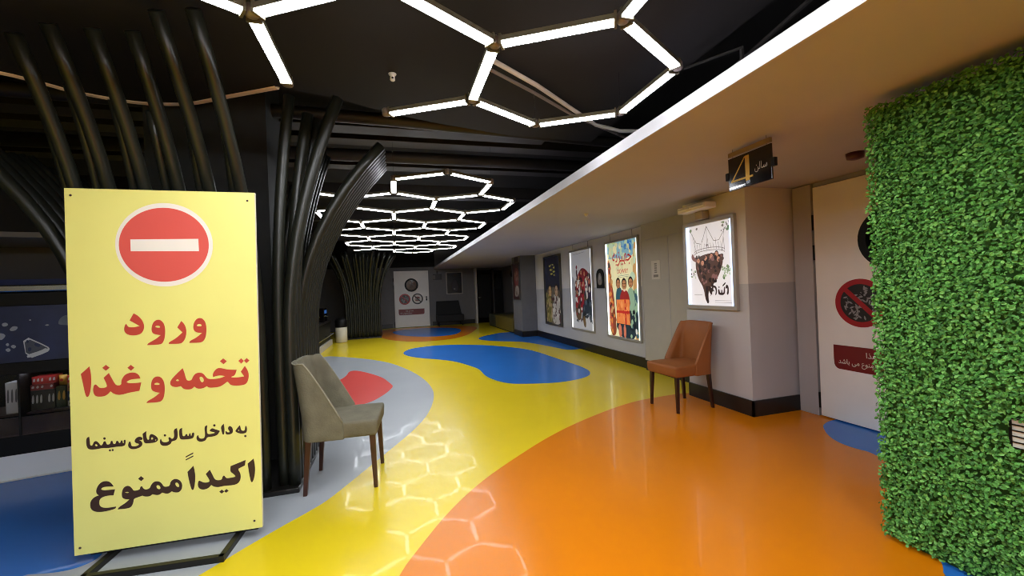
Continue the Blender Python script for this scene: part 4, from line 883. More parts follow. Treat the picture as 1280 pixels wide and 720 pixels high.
flat(b, [P([(.5, .29), (.58, .262), (.5, .235)])], ink('ribbon', 'B0281F', g), -.0175, 1)
flat(b, [P([(.68, .29), (.59, .262), (.68, .235)])], ink('ribbon', 'B0281F', g), -.0175, 1)
busy(b, r6, 30, .28, .70, .16, .36, .03, .06, [ink('parcel', 'D9793F', g), ink('parcel2', 'E08A4E', g), ink('parcel3', 'C96A34', g)], -.01705, lambda u, v: .31 < u < .69 and .17 < v < .36)
flat(b, [P([(.33, .0), (.44, .0), (.43, .13), (.33, .135)])], ink('rose', 'C06A50', g), -.0171, 1)
flat(b, [P([(.5, .0), (.58, .0), (.58, .13), (.5, .13)])], ink('rose', 'C06A50', g), -.0171, 1)
flat(b, [P([(.88, .05), (.94, .05), (.94, .1), (.88, .11)])], ink('emblem', 'C9C9BE', g), -.0172, 2)
put_text(b, '\uFEEA\uFBFE\uFEB0\uFBFF\uFEEC\uFE9F', U(.2), U(.84), V(.74), V(.895), ink('title_red', 'A8171C', g), -.0165, .008)
put_text(b, 'DOWRY', U(.36), U(.72), V(.665), V(.71), ink('title_red', 'A8171C', g), -.0165, .005)
flat(b, [P([(.38, .635), (.74, .645), (.74, .65), (.38, .64)])], ink('grey_line', '7C8A80', g), -.0165, 0)
flat(b, [P([(.38, .62), (.74, .63), (.74, .634), (.38, .624)])], ink('grey_line', '7C8A80', g), -.0165, 0)
b.build('poster_sheet', t)
for x in (-.35, .35):
    b = MB(); b.cyl((x, -.01, ht), (0, 0, 1), .003, .003, ZS - .378 - ht - .002, BLACK, n=6); b.build('hanging_rod', t)

# --- poster with crowd in maroon
g = .07
t = frame_thing('tall poster in the middle of the long wall with a crowd in maroon on white', (XW, 7.66, .385), RW, wd, ht - .01, fw, ALU, .032, .024, LEDD)
b, w2 = poster_base(t, wd, ht - .01, fw, .024, ink('cool_white', 'B9B9BC', g))
flat(b, [P([(0, .72), (.2, .6), (.3, .3), (.1, .2), (0, .2)])], ink('mist', '8E8E92', g), -.0145, 2)
MA = ink('wine', '6E1822', g); MA2 = ink('crimson', '8E1F2A', g); BR = ink('umber', '5E4A34', g); SL = ink('dark_slate', '27323C', g); NV = ink('plum', '33263C', g); PL = ink('pale_cloth', 'C5BDB6', g)
r3 = random.Random(5)
flat(b, [P([(.18, .35), (.5, .3), (.95, .36), (.98, .6), (.85, .72), (.6, .78), (.42, .74), (.22, .6)])], MA, -.0150, 2)
flat(b, [P([(.62, .4), (.98, .4), (1.0, .66), (.86, .72), (.7, .6)])], NV, -.0152, 2)
flat(b, [P([(.18, .12), (.45, .10), (.5, .34), (.32, .42), (.16, .36)])], BR, -.0153, 2)
flat(b, [P([(.44, .06), (.64, .2), (.82, .2), (.98, .14), (.95, .42), (.7, .44), (.58, .34)])], SL, -.0154, 2)
for (u, v, wu, hv, m) in ((.28, .42, .1, .14, MA2), (.45, .46, .1, .16, MA), (.6, .5, .1, .16, MA2), (.36, .54, .09, .12, PL), (.74, .52, .08, .14, PL), (.88, .5, .09, .16, NV), (.52, .36, .1, .14, MA2), (.3, .3, .09, .12, BR), (.68, .34, .07, .16, SL)):
    flat(b, [P([(u - wu, v - hv), (u + wu, v - hv), (u + wu * .8, v + hv * .7), (u, v + hv), (u - wu * .8, v + hv * .7)])], m, -.0156 - .0001 * r3.random(), 2)
busy(b, r3, 110, .18, .98, .10, .74, .025, .06, [MA, MA2, ink('dk_wine', '3A1016', g), PL, BR, ink('charcoal', '23201F', g), NV], -.0158,
     lambda u, v: (v > .38 and abs(u - .58) < .40 - abs(v - .55) * .5) or (v <= .38 and u < .5 and u > .17))
busy(b, r3, 30, .50, .98, .10, .40, .03, .07, [SL, ink('ink_slate', '151C22', g), ink('grey_slate', '55606A', g)], -.0158, lambda u, v: u > .45 + v * .3)
SK2 = ink('skin_dim', 'A9765A', g); HR2 = ink('hair_dim', '33141A', g)
for i, (u, v) in enumerate(((.25, .58), (.38, .66), (.52, .72), (.68, .7), (.8, .64), (.9, .6), (.46, .58), (.62, .58), (.3, .47))):
    head(b, U(u), V(v), .055, SK2, (HR2, MA2)[i % 2], -.0165 - .0008 * i)
flat(b, [P([(.24, .78), (.3, .76), (.34, .8), (.28, .82)])], MA, -.0158, 1)
flat(b, [P([(.5, .16), (.58, .02), (.68, .04), (.64, .18)])], ink('bronze', '6A5434', g), -.0160, 1)
for k in range(3):
    flat(b, [P([(.1 + .1 * k, .955), (.7, .965), (.7, .97), (.1 + .1 * k, .96)])], ink('grey_line2', '8A8A8C', g), -.0145, 0)
b.build('poster_sheet', t)
for x in (-.35, .35):
    b = MB(); b.cyl((x, -.01, ht - .01), (0, 0, 1), .003, .003, ZS - .387 - ht + .01, BLACK, n=6); b.build('hanging_rod', t)

# --- unlit dark poster, a faint glow put into its inks to brighten it
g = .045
t = frame_thing('tall unlit poster with dark sky, yellow title and two faces beside the far pillar', (XW, 9.22, .385), RW, 1.04, ht - .01, .03, mat('dark_grey_frame', '55524F', rough=.4, metal=.4), .05)
b, w2 = poster_base(t, 1.04, ht - .01, .03, 0, ink('night', '1F2030', g))
fw_, fw = fw, .03
flat(b, [P([(0, 0), (1, 0), (1, .5), (.5, .56), (0, .52)])], ink('dusk', '5C5346', g), -.0145, 2)
flat(b, [P([(0, .7), (.14, .72), (.12, .95), (0, .97)])], ink('ink_blue', '2E3450', g), -.0145, 1)
YL = ink('title_yellow', 'A8A04A', g)
for (u, v, a, c) in ((.34, .86, .08, .016), (.5, .87, .12, .015), (.64, .83, .09, .02), (.42, .80, .12, .016), (.6, .77, .1, .014), (.45, .74, .1, .014), (.62, .72, .06, .012)):
    flat(b, [P([(u - a, v), (u, v - c), (u + a, v + c * .3), (u + a * .4, v + c), (u - a * .5, v + c * 1.1)])], YL, -.0150, 2)
flat(b, [P([(.02, .02), (.36, .0), (.42, .3), (.35, .46), (.14, .44), (.04, .3)])], ink('olive_cloth', '6A6234', g), -.0152, 2)
flat(b, [P([(.36, 0), (.98, 0), (.95, .28), (.82, .42), (.62, .42), (.46, .26)])], ink('pale_shirt', 'A8A29C', g), -.0154, 2)
flat(b, [P([(.58, .05), (.68, .05), (.72, .36), (.64, .36)])], ink('dark_tie', '4A2A2C', g), -.0156, 1)
flat(b, [P([(.84, .06), (.97, .02), (.95, .24), (.86, .28)])], ink('near_black', '1C1A1C', g), -.0156, 1)
r7 = random.Random(41)
busy(b, r7, 60, .02, .40, .04, .46, .03, .07, [ink('olive_cloth', '6A6234', g), ink('olive2', '8A8048', g), ink('olive3', '4A4626', g), ink('tan3', '9A8460', g)], -.0157)
busy(b, r7, 60, .40, .96, .03, .42, .03, .07, [ink('pale_shirt', 'A8A29C', g), ink('pale2', 'C4BEB8', g), ink('shade', '6A6664', g), ink('dark_tie', '4A2A2C', g)], -.0157)
busy(b, r7, 40, .0, .98, .62, .98, .03, .08, [ink('night', '1F2030', g), ink('night3', '2A2A3E', g), ink('night4', '16161F', g)], -.0147)
SK3 = ink('skin_far', 'B08A5C', g); HR3 = ink('hair_far', '2A2016', g)
head(b, U(.30), V(.50), .15, SK3, HR3, -.0170); head(b, U(.72), V(.50), .15, ink('skin_far2', 'A6866C', g), HR3, -.0180)
b.build('poster_sheet', t)
fw = fw_

# --- lit poster on the near pillar
g = .19
wd4, ht4, fw4 = .73, .945, .04
t = frame_thing('white lit poster with a wire basket of figures on the pillar above the tan chair', (3.208, 3.60, .998), RW, wd4, ht4, fw4, ALU, .036, .026, LEDB)
w2 = wd4 / 2 - fw4 - .024
fw_, ht_ = fw, ht
fw, ht = fw4, ht4
b = MB(); flat(b, [rect(-w2, w2, fw, ht - fw)], ink('paper_glow', 'D6D2D4', g), -.014, 0)
DK = ink('sepia', '241815', g); MD = ink('mid_brown', '4C342B', g); RS = ink('rosy', '7A5450', g); GN = ink('moss', '6F7F5A', g); GY = ink('wire_grey', '6E6462', g)
def line(p, q, wl, m, y):
    a, c = Vector((U(p[0]), V(p[1]))), Vector((U(q[0]), V(q[1]))); d = (c - a).normalized(); n = Vector((-d.y, d.x)) * wl / 2
    flat(b, [[a + n, a - n, c - n, c + n]], m, y, 0)
# basket of thin wires
Lw = .006
def arc(cx, cv, ru, rv, a0, a1, m, y, n=14, wl=Lw):
    pts = [(cx + ru * math.cos(a0 + (a1 - a0) * i / n), cv + rv * math.sin(a0 + (a1 - a0) * i / n)) for i in range(n + 1)]
    for p, q in zip(pts[:-1], pts[1:]): line(p, q, wl, m, y)
arc(.5, .66, .36, .045, 0, PI, GY, -.0145); arc(.5, .63, .36, .045, 0, PI, GY, -.0145)
for i in range(13):
    u = .14 + .72 * i / 12
    line((u, .65 + .04 * math.sin(PI * i / 12)), (u + (.02 if i < 6 else -.02), .82 if i % 3 == 0 else .76), .004, GY, -.0146)
for u0, u1 in ((.02, .32), (.32, .52), (.52, .74), (.74, 1.0)): pass
line((.06, .93), (.2, .78), Lw, GY, -.0147); line((.2, .78), (.32, .76), Lw, GY, -.0147); line((.46, .97), (.34, .78), Lw, GY, -.0147)
line((.46, .97), (.62, .78), Lw, GY, -.0147); line((.62, .78), (.74, .78), Lw, GY, -.0147); line((.9, .92), (.74, .78), Lw, GY, -.0147)
line((.46, .97), (.46, .66), .004, GY, -.0147); line((.1, .9), (.2, .64), .004, GY, -.0147); line((.86, .9), (.8, .64), .004, GY, -.0147)
for (u, v, a) in ((.06, .95, .04), (.22, .96, .03), (.46, .74, .03)):
    flat(b, [P([(u - a, v), (u, v - a * .8), (u + a, v), (u + a * .2, v + a * .6)])], GN if a > .03 else GY, -.0148, 1)
# cluster of figures narrowing to a leg
flat(b, [P([(.14, .56), (.2, .34), (.34, .22), (.38, .05), (.44, .04), (.46, .2), (.66, .3), (.82, .5), (.8, .6), (.6, .64), (.3, .62)])], MD, -.0150, 2)
r4 = random.Random(9)
for i in range(110):
    v = r4.uniform(.24, .62); hw = .10 + .62 * (v - .22)
    u = .48 + r4.uniform(-hw, hw); s = r4.uniform(.02, .05)
    m = (DK, MD, RS, DK, MD)[i % 5]
    a = r4.uniform(0, PI)
    flat(b, [P([(u + s * math.cos(a + k * PI / 2.5) * (1.3 if k % 2 else .8), v + .75 * s * math.sin(a + k * PI / 2.5)) for k in range(5)])], m, -.0151 - .00003 * i, 2)
for (u, v) in ((.24, .56), (.42, .585), (.56, .6), (.68, .62), (.72, .56), (.34, .53)):
    head(b, U(u), V(v), .032, ink('skin_lit', 'B98268', g), DK, -.0170)
flat(b, [P([(.06, .62), (.1, .66), (.14, .6), (.24, .56), (.2, .53), (.08, .57)])], RS, -.0172, 2)
busy(b, r4, 26, .80, .97, .33, .47, .015, .035, [GN, ink('moss2', '4E6A44', g), ink('moss3', '94A486', g)], -.0172)
busy(b, r4, 14, .04, .16, .34, .46, .012, .026, [GN, ink('moss3', '94A486', g), MD], -.0172)
busy(b, r4, 18, .80, .99, .88, .98, .012, .03, [GN, GY, ink('moss2', '4E6A44', g)], -.0149)
flat(b, [P([(.385, .24), (.46, .24), (.45, .1), (.47, .03), (.4, .025)])], DK, -.0173, 1)
flat(b, [P([(.46, .24), (.58, .2), (.5, .1), (.52, .16)])], DK, -.0173, 1)
# heavy stylised title, rounded strokes
TT = ink('title_sepia', '2C1A18', g)
def zt(pts): return [(.47 + (X - 190) / 450 * .455, .125 + (415 - Y) / 260 * .15) for X, Y in pts]
for poly in ([(190, 290), (200, 250), (225, 250), (225, 320), (255, 360), (270, 400), (240, 405), (205, 360)], [(255, 250), (290, 215), (340, 215), (375, 260), (375, 360), (350, 415), (330, 410), (350, 340), (340, 270), (300, 245), (290, 300), (320, 330), (300, 340), (265, 310)],
             [(400, 290), (430, 290), (440, 360), (470, 370), (470, 300), (490, 300), (495, 365), (520, 365), (530, 240), (555, 240), (550, 410), (420, 410), (400, 370)],
             [(420, 220), (440, 240), (430, 270), (412, 260)], [(490, 225), (560, 150), (580, 165), (520, 235)], [(560, 260), (590, 190), (630, 230), (635, 350), (610, 415), (585, 380), (605, 320), (600, 260), (580, 290)]):
    flat(b, [P(zt(poly))], TT, -.0175, 2)
for k in range(2):
    line((.6, .062 - .022 * k), (.97, .062 - .022 * k), .003, GY, -.0150)
line((.1, .13), (.3, .13), .003, GY, -.0150)
b.build('poster_sheet', t)
fw, ht = fw_, ht_

# --- narrow poster on the far pillar, sticker above it
g = .006
t = frame_thing('narrow red and black poster on the side of the far pillar', (3.237, 10.86, .99), RW, .66, 1.0, .02, mat('dim_frame', '4A4340', rough=.5), .04)
fw_, ht_ = fw, ht; fw, ht = .03, 1.0
b, w2 = poster_base(t, .66, 1.0, .02, 0, ink('dark_red_bg', '3A1816', g))
flat(b, [P([(.2, .4), (.5, .3), (.85, .45), (.9, .8), (.6, .92), (.3, .85)])], ink('dull_red', '6E2A26', g), -.0146, 2)
for (u, v) in ((.35, .72), (.62, .76), (.5, .58), (.72, .6)): head(b, U(u), V(v), .07, ink('dim_skin', '8A6A5E', g), HR3, -.0150)
flat(b, [P([(.2, .08), (.5, .04), (.85, .12), (.9, .32), (.55, .4), (.25, .3)])], ink('dim_pale', '8E8480', g), -.0150, 2)
flat(b, [P([(.4, .1), (.62, .1), (.5, .26)])], ink('dark_red_bg', '3A1816', g), -.0153, 1)
b.build('poster_sheet', t)
fw, ht = fw_, ht_
b = MB(); flat(b, [rect(-.2, .2, 0, .17)], mat('wall_sticker', '5A4A44', rough=.6), -.003, 0)
for i in range(3): flat(b, [rect(-.16 + .12 * i, -.08 + .12 * i, .02, .15)], mat('wall_sticker_dark', '2A1E1C', rough=.6), -.0035, 1)
b.box(-.2, .2, -.0025, 0, 0, .17, PAPER)
tag(b.build('wall_notice', loc=(3.24, 10.85, 2.0), rot=(0, 0, RW)), 'small dark notice on the far pillar above its narrow poster', 'notice')

# --- framed poster on the back wall
t = frame_thing('dark framed poster with pale frame on the far back wall above the dark seat', (2.25, 16.098, 1.18), 0, .64, .86, .035, mat('pale_frame', 'A9A29A', rough=.5), .04)
b = MB(); flat(b, [rect(-.285, .285, .035, .825)], mat('print_black_blue', '12121A', rough=.25), -.014, 0)
flat(b, [[(-.1, .1), (.12, .1), (.16, .35), (.05, .6), (-.08, .5)]], mat('print_violet', '231D2C', rough=.3), -.0145, 2)
flat(b, [disc(.0, .2, .035, .02)], mat('print_pale', '8A8488', rough=.3), -.015, 0)
b.build('poster_sheet', t)

# --- arched portrait plaque, paper notice, small back wall sign
t = thing('portrait_plaque', 'small black arched plaque with a pale portrait between two tall posters', 'plaque', (XW, 6.86, 1.24), RW)
b = MB()
arch = [(-.14, 0), (.14, 0), (.14, .24)] + [(.14 * math.cos(PI * i / 12), .24 + .12 * math.sin(PI * i / 12)) for i in range(1, 12)] + [(-.14, .24)]
b.poly([arch], BLACK, lambda u, v: (u, -.015, v), FRONT)
k = len(arch)
b.add([(u, -.015, v) for u, v in arch] + [(u, 0, v) for u, v in arch], [(i, k + i, k + (i + 1) % k, (i + 1) % k) for i in range(k)], BLACK)
b.build('plaque', t)
b = MB(); flat(b, [[(-.06, .06), (.06, .06), (.085, .14), (.05, .26), (0, .29), (-.05, .26), (-.085, .14)]], mat('portrait_pale', '8E8680', rough=.5), -.017, 2)
flat(b, [disc(.0, .2, .03, .045)], mat('portrait_face', 'B9AEA6', rough=.5), -.018, 0)
b.build('portrait', t)
t = thing('paper_notice', 'small white paper notice on the beige service door between the lit posters', 'notice', (3.573, 5.06, 1.35), RW)
b = MB(); b.box(-.10, .10, -.004, 0, 0, .265, PAPER)
for i in range(5): flat(b, [rect(-.03, .03, .21 - .03 * i, .228 - .03 * i)], PRINTG, -.005, 0)
flat(b, [rect(-.055, .055, .03, .065)], PRINTG, -.005, 0)
b.build('sheet', t)
b = MB(); b.box(-.17, .17, -.03, 0, 0, .22, mat('dim_sign_black', '1A1210', rough=.4)); b.box(-.19, -.08, -.035, -.03, .02, .17, mat('dim_sign_pale', '6A625C', rough=.5)); b.box(-.03, .03, -.03, 0, .22, .34, mat('dim_sign_black', '1A1210', rough=.4))
tag(b.build('wall_sign', loc=(1.6, 16.098, 1.76)), 'small dark sign box on the back wall right of the far white door', 'sign')
b = MB(); b.cyl((0, 0, 0), (0, -1, 0), .12, .11, .05, BLACK, n=24)
tag(b.build('wall_speaker', loc=(4.198, 14.6, 1.85), rot=(0, 0, RW)), 'small round dark fitting high on the wall beyond the far pillar', 'fitting')

# --- hanging hall number sign
t = thing('hall_sign', 'black hanging hall sign with a gold figure 4 under the soffit', 'sign', (2.2, 2.105, 1.895), RW)
b = MB(); b.box(-.165, .165, 0, .012, 0, .215, GLOSSB); pl = b.build('sign_plate', t, bevel=.002)
b = MB()
flat(b, [[(-.026, .036), (.006, .036), (.006, .198), (-.026, .198)]], GOLD, -.001, 0)
flat(b, [[(-.034, .194), (-.019, .198), (-.128, .060), (-.143, .055)]], GOLD, -.0015, 0)
flat(b, [rect(-.143, .032, .052, .064)], GOLD, -.0017, 0)
flat(b, [rect(-.020, .008, .018, .038)], CHROME, -.001, 0)
b.build('number', pl)
b = MB(); put_text(b, '\uFEE6\uFEDF\uFE8E\uFEB3', .045, .135, .070, .130, GREYTXT, -.001, 0); b.build('lettering', pl)
b = MB(); flat(b, [rect(-.160, -.03, .010, .022)], CHROME, -.001, 0); b.build('plate_reflection', pl)  # white reflection on the plate, laid on as a bright strip
for s in (-1, 1):
    b = MB(); b.box(s * .175 - .012, s * .175 + .012, -.004, .02, .075, .125, BLACK); b.build('clip', t)
    b = MB(); b.cyl((s * .13, .006, .213), (0, 0, 1), .002, .002, ZS - 1.895 - .214, STEEL, n=6); b.build('hanging_wire', t)
b = MB(); b.box(-.16, .16, -.004, .016, .224, .252, mat('sign_rail', '8C7A64', rough=.5)); b.build('hanging_rail', t)

# --- emergency lamp over the pillar poster
t = thing('emergency_light', 'pale emergency light fitting on a bracket above the pillar poster', 'light', (3.208, 3.64, 1.95), RW)
b = MB(); b.box(-.06, .05, -.09, 0, .0, .085, mat('beige_plastic', 'A89C88', rough=.5)); b.build('bracket', t, bevel=.006)
b = MB(); b.box(-.215, .215, -.19, -.05, .087, .150, mat('lamp_housing', 'E8E0D8', rough=.3)); hs = b.build('housing', t, bevel=.012, seg=3)
b = MB(); b.box(-.195, .195, -.194, -.187, .100, .140, mat('lamp_reflector', 'F4F0EC', rough=.15)); b.build('reflector', hs)
for x in (-.1, .1):
    b = MB(); b.cyl((x - .085, -.198, .12), (1, 0, 0), .008, .008, .17, WHITE, n=10); b.build('lamp_tube', hs)

# ------------------------------------------------------------ snack kiosk at the left
ku = math.atan2(.085, .385)
kt = thing('snack_kiosk', 'long dark snack kiosk with space mural band behind the yellow sign', 'kiosk', (-2.893, 4.032, 0), ku)
MUR = mat('mural_night_blue', '1C2A52', rough=.4, noise=.8, nscale=2.2)
KX0, KX1 = -3.0, .95
b = MB(); b.box(KX0, KX1, 0, .7, 0, .19, mat('plinth_grey', 'F0F2F4', rough=.4)); b.box(KX0, KX1, -.012, .0, 0, .012, WHITE); b.build('plinth', kt, bevel=.004)
b = MB()
b.box(KX0, KX1, 0.0, .7, .19, .33, BLACK)
b.box(KX0, KX1, .5, .7, .33, .89, BLACK)
b.box(KX0, KX1, 0.0, .7, .80, .89, BLACK)
b.box(KX0, KX1, 0.03, .7, .89, 1.32, BLACK)
b.box(KX0, KX1, 0.0, .7, 1.32, 1.42, BLACK)
for x in (-1.9, -.9, .106, .93): b.box(x, x + .014, 0.0, .5, .33, .80, BLACK)
b.build('body', kt, bevel=.004)
b = MB(); b.box(KX0, KX1, .02, .5, .33, .345, mat('shelf_brown', '3B2A22', rough=.5)); b.box(KX0, KX1, .012, .02, .33, .47, mat('shelf_front_brown', '35261F', rough=.4, noise=.4)); b.box(KX0, KX1, .08, .5, .47, .485, mat('shelf_brown', '3B2A22', rough=.5)); b.build('shelf', kt)
b = MB(); b.box(KX0, KX1 + .02, -.03, .72, 1.425, 1.48, STEEL); b.build('counter_top', kt, bevel=.01)
b = MB()
b.box(KX0, KX1, 0.018, .03, .89, 1.32, MUR)
for k, m in (('planet', mat('mural_planet', '6A7688', rough=.5, noise=.3)), ('rocks', mat('mural_rock', '9EA6B4', rough=.5)),):
    for r in DATA['M'][k]: flat(b, [r], m, .0165, 2)
PZ = DATA['M']['pizza']
flat(b, [PZ[0]], mat('mural_line', 'D0D4DA', rough=.5), .0165, 1); flat(b, [PZ[1]], mat('mural_cheese', '4A5262', rough=.5), .016, 1)
for r in DATA['M']['crust']: flat(b, [r], mat('mural_line', 'D0D4DA', rough=.5), .0155, 1)
for r in DATA['M']['holes']: flat(b, [r], MUR, .015, 2)
rs = random.Random(21)
for i in range(60):
    x, z = rs.uniform(KX0 + .05, KX1 - .05), rs.uniform(.92, 1.29)
    if -.1 < x < .45 and .93 < z < 1.2: continue
    flat(b, [disc(x, z, rs.uniform(.003, .01), None, 7)], mat('mural_rock', '9EA6B4', rough=.5), .0165, 0)
b.build('mural_panel', kt)
b = MB(); b.box(KX0, KX1, .68, .72, 1.48, 1.86, mat('kiosk_back', '3E3A38', rough=.6)); b.box(KX0, KX1, .55, .68, 1.48, 1.55, mat('kiosk_back_blue', '1F2A5A', rough=.4)); b.build('back_panel', kt)
b = MB(); b.box(KX0, KX1 - .55, -.05, .75, 1.84, 1.88, mat('canopy_edge', '6F6C6A', rough=.5)); b.box(KX0, KX1 - .5, -.02, .75, 1.88, 2.3, BLACKVOID); b.build('canopy', kt)
b = MB(); b.box(KX0, KX1, .006, .010, .345, .80, mat('kiosk_glass', 'FFFFFF', rough=.02)); 
b2 = MB(); b2.box(KX0 + .05, KX1 - .05, .108, .122, .792, .7995, mat('shelf_fill_glow', 'FFFFFF', emit='EAF0FF', es=2.2)); b2.build('shelf_fill_light', kt)  # glowing strip added out of sight to brighten the goods
gm = MATS['kiosk_glass']; gb = gm.node_tree.nodes['Principled BSDF']; gb.inputs['Transmission Weight'].default_value = 1.0; gb.inputs['IOR'].default_value = 1.1
tag(b.build('glass_front', kt), 'clear glass front')
KM = Matrix.Translation((-2.893, 4.032, 0)) @ Matrix.Rotation(ku, 4, 'Z')

# goods inside: each its own thing
def snack(name, label, x0, x1, z0, h, y0, dep, m, bandm, cat, group='snacks on the kiosk shelves', kind='box'):
    b = MB(); w_ = x1 - x0
    if kind == 'box':
        b.box(-w_ / 2, w_ / 2, 0, dep, 0, h, m)
        n = max(2, int(w_ / .022))
        for i in range(n):
            xx = -w_ / 2 + w_ * (i + .25) / n
            if i % 4 != 3: flat(b, [[(xx, h * .35), (xx + w_ / n * .6, h * .35), (xx + w_ / n * .6, h * .8), (xx + w_ / n * .15, h * .75)]], bandm, -.001, 1)
    elif kind == 'bottle':
        b.lathe([(w_ * .44, 0), (w_ * .5, h * .06), (w_ * .5, h * .6), (w_ * .2, h * .82), (w_ * .18, h)], m, n=18, c=(0, dep / 2, 0))
        b.lathe([(w_ * .51, h * .06), (w_ * .51, h * .22)], bandm, n=18, c=(0, dep / 2, 0))
    elif kind == 'bag':
        q = 8; vs = []; fs = []
        for j in range(q + 1):
            for i in range(q + 1):
                u, v = i / q, j / q
                vs.append((-w_ / 2 + w_ * u, dep / 2 - dep / 2 * math.sin(PI * u) ** .6 * math.sin(PI * v) ** .6, h * v))
        for j in range(q):
            for i in range(q): fs.append((j * (q + 1) + i, j * (q + 1) + i + 1, (j + 1) * (q + 1) + i + 1, (j + 1) * (q + 1) + i))
        b.add(vs, fs, m); b.add([(v[0], dep - v[1] + .0, v[2]) for v in vs], [f[::-1] for f in fs], m)
        flat(b, [disc(0, h * .55, w_ * .2, h * .14, 14)], bandm, -.002, 0)
    o = b.build(name, smooth=(kind != 'box'))
    o.matrix_world = KM @ Matrix.Translation(((x0 + x1) / 2, y0, z0))
    return tag(o, label, cat, group)
RED = mat('pack_red', '9E1F22', rough=.35); DRED = mat('pack_dull_red', '7A2426', rough=.35); WHT = mat('pack_white', 'B9B9BC', rough=.4); BLK = mat('pack_black', '16161A', rough=.35); BLU = mat('pack_blue', '22365E', rough=.35)
TANP = mat('pack_tan', '8A6A4A', rough=.4); YEL = mat('pack_yellow', 'B58A32', rough=.35); GRN = mat('pack_dark_green', '22301E', rough=.4); GRY = mat('pack_grey', '5A5A60', rough=.4); BRN = mat('pack_brown', '4A3628', rough=.45)
# bottom shelf stands on z .485, upper row boxes are stacked on the row below
snack('snack_box', 'white printed carton at the left end of the kiosk shelf', -.005, .105, .487, .24, .12, .12, WHT, GRY, 'carton')
snack('snack_box', 'black carton with white letters in the middle of the kiosk shelf', .125, .262, .487, .155, .13, .12, BLK, WHT, 'carton')
snack('snack_box', 'dull red box with white print lying on the black carton', .125, .255, .644, .045, .13, .12, DRED, WHT, 'box')
snack('snack_box', 'bright red box with white print, topmost of the middle stack', .135, .27, .691, .06, .13, .12, RED, WHT, 'box')
snack('snack_bag', 'yellow bag beside the bright red boxes', .275, .325, .66, .085, .14, .06, YEL, RED, 'bag', kind='bag')
snack('snack_box', 'dark green carton under the yellow bag', .270, .325, .487, .171, .13, .12, GRN, YEL, 'carton')
snack('snack_box', 'white and pale blue carton lowest beside the yellow board', .335, .48, .487, .045, .13, .12, WHT, BLU, 'carton')
snack('snack_box', 'blue carton with white print in the stack beside the yellow board', .335, .48, .534, .075, .13, .12, BLU, WHT, 'carton')
snack('snack_box', 'tan and red carton in the stack beside the yellow board', .335, .48, .611, .065, .13, .12, TANP, DRED, 'carton')
snack('snack_box', 'red carton with white print, topmost beside the yellow board', .335, .48, .678, .06, .13, .12, RED, WHT, 'carton')
# lower tray on z .345
snack('sauce_bottle', 'dark bottle with white base band in front of the kiosk shelf', .150, .215, .347, .12, .035, .05, BLK, WHT, 'bottle', kind='bottle')
snack('snack_bag', 'brown bag low in the kiosk right of the dark bottle', .235, .325, .347, .11, .03, .05, BRN, TANP, 'bag', kind='bag')
snack('snack_bag', 'tan bag low in the kiosk next to the yellow board', .335, .44, .347, .11, .03, .05, TANP, BRN, 'bag', kind='bag')
snack('snack_bag', 'grey bag low at the left end of the kiosk', .0, .10, .347, .11, .03, .05, GRY, BRN, 'bag', kind='bag')

# low counter running down the hall behind the big column
t = thing('service_counter', 'low dark service counter running down the hall behind the big column', 'counter', (-1.95, 8.7, 0))
b = MB(); b.box(-.25, .25, -3.3, 3.3, .14, .62, BLACK); b.build('body', t, bevel=.01)
b = MB(); b.box(-.27, .29, -3.3, 3.3, 0, .14, mat('plinth_pale', 'B9B2A8', rough=.5)); b.build('plinth', t, bevel=.004)
b = MB(); b.box(-.3, .29, -3.32, 3.32, .62, .66, mat('counter_dark', '1F1B1A', rough=.3)); b.build('counter_top', t, bevel=.006)
b = MB(); b.cyl((.33, -3.25, .30), (0, 1, 0), .016, .016, 6.5, STEEL, n=10); b.build('foot_rail', t)
for y in (-2.4, 0, 2.4, 3.2):
    b = MB(); b.box(.25, .335, y - .012, y + .012, .285, .315, STEEL); b.build('rail_bracket', t)
for i, (y, h, lab) in enumerate(((10.2, .42, 'dark drinks machine on the service counter, nearer of the two'), (11.3, .34, 'dark drinks machine on the service counter next to the fluted column'))):
    t = thing('drinks_machine', lab, 'machine', (-1.9, y, .66), group='machines on the service counter')
    b = MB(); b.box(-.2, .2, -.22, .22, 0, h, GLOSSB); b.build('body', t, bevel=.012)
    b = MB(); b.box(.199, .206, -.15, .15, h * .6, h * .85, mat('blue_display', '24406E', rough=.2, emit='3A6CB8', es=.12)); b.build('display', t)
    b = MB(); b.cyl((.2, 0, h * .4), (1, 0, 0), .02, .015, .05, CHROME, n=12); b.build('tap', t)

# waste bin
t = thing('waste_bin', 'cream cylindrical waste bin with black lid by the far fluted column', 'bin', (-1.47, 12.35, 0))
b = MB(); b.lathe([(.14, 0), (.15, .02), (.155, .42)], CREAM, n=28); b.build('body', t, smooth=True)
b = MB(); b.lathe([(.158, .42), (.16, .44), (.16, .60), (.12, .66), (.04, .68)], BLACK, n=28); b.build('lid', t, smooth=True)

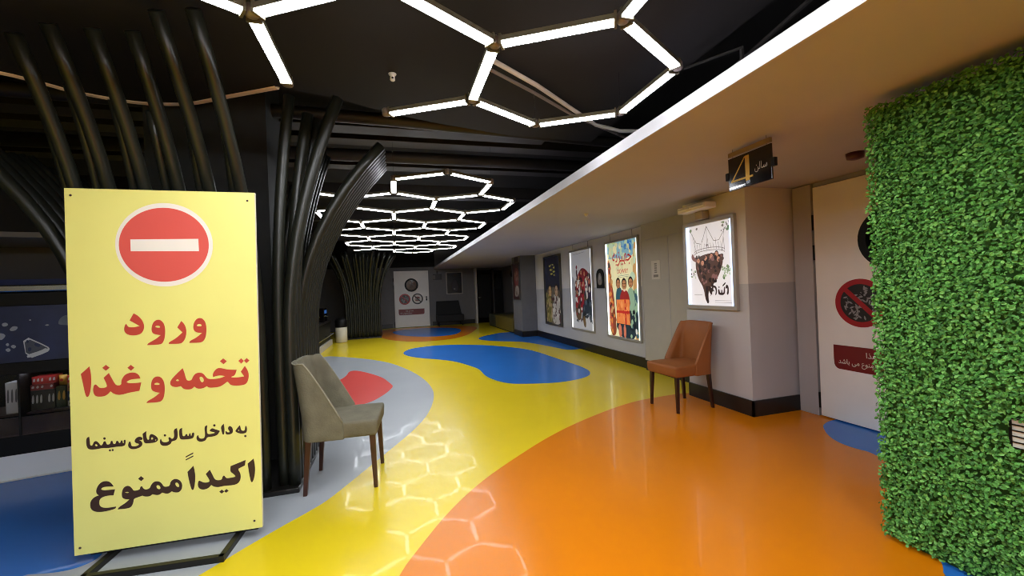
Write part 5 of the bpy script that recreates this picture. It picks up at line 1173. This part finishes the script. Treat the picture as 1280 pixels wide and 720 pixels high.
# olive bench block behind the far pillar
t = thing('bench_block', 'low olive yellow bench block beyond the far pillar', 'bench', (3.7, 13.1, 0))
b = MB(); b.box(-.44, .46, -1.55, .55, .03, .43, OLIVE); b.box(-.44, .46, .552, 1.55, .03, .43, DKOLIVE); b.build('body', t, bevel=.01)
b = MB(); b.box(-.42, .44, -1.53, 1.53, 0, .03, BLACK); b.build('kick', t)

# ------------------------------------------------------------ ceiling bits
b = MB(); b.sweep([(.60, 2.42, 2.70), (1.0, 2.68, 2.70), (1.46, 3.03, 2.70), (1.72, 3.20, 2.68), (1.98, 3.24, 2.66), (2.27, 3.15, 2.64), (2.9, 2.85, 2.62)], .016, PIPEW, n=10)
tag(b.build('conduit', smooth=True), 'white conduit curving over the soffit edge behind the nearest hexagon light', 'pipe')
b = MB(); b.sweep([(.56, 2.48, 2.69), (1.0, 2.76, 2.69), (1.46, 3.08, 2.69), (2.22, 3.45, 2.67), (2.9, 3.8, 2.66)], .012, PIPEG, n=10)
tag(b.build('conduit', smooth=True), 'thin grey conduit running straight beside the white one', 'pipe')
t = thing('smoke_detector', 'small pale detector hanging from the dark ceiling board', 'detector', (.04, 2.8, 2.74))
b = MB(); b.lathe([(.012, -.045), (.016, -.04), (.014, -.015), (.024, -.006), (.026, 0)], WHITE, n=16); b.build('body', t, smooth=True)
b = MB(); b.cyl((0, -.012, -.032), (0, -1, 0), .007, .007, .006, BLACK, n=10); b.build('sensor_eye', t)
b = MB(); b.lathe([(.008, -.03), (.02, -.022), (.022, -.004), (.03, 0)], WHITE, n=16)
tag(b.build('sprinkler_head', loc=(2.27, 4.55, ZS), smooth=True), 'tiny pale sprinkler head under the pale soffit', 'sprinkler')
b = MB()
bar(b, (1.92, 1.3, 2.62), (2.05, 2.05, 2.60), .008, DUCT); bar(b, (1.78, 2.15, 2.62), (1.93, 1.85, 2.60), .006, DUCT)
bar(b, (1.93, 1.86, 2.60), (1.96, 1.9, 2.2), .008, DUCT); bar(b, (1.96, 1.9, 2.3), (1.92, 2.3, 2.22), .008, DUCT)
tag(b.build('ceiling_bracket'), 'thin black bracket rods above the soffit edge', 'bracket')
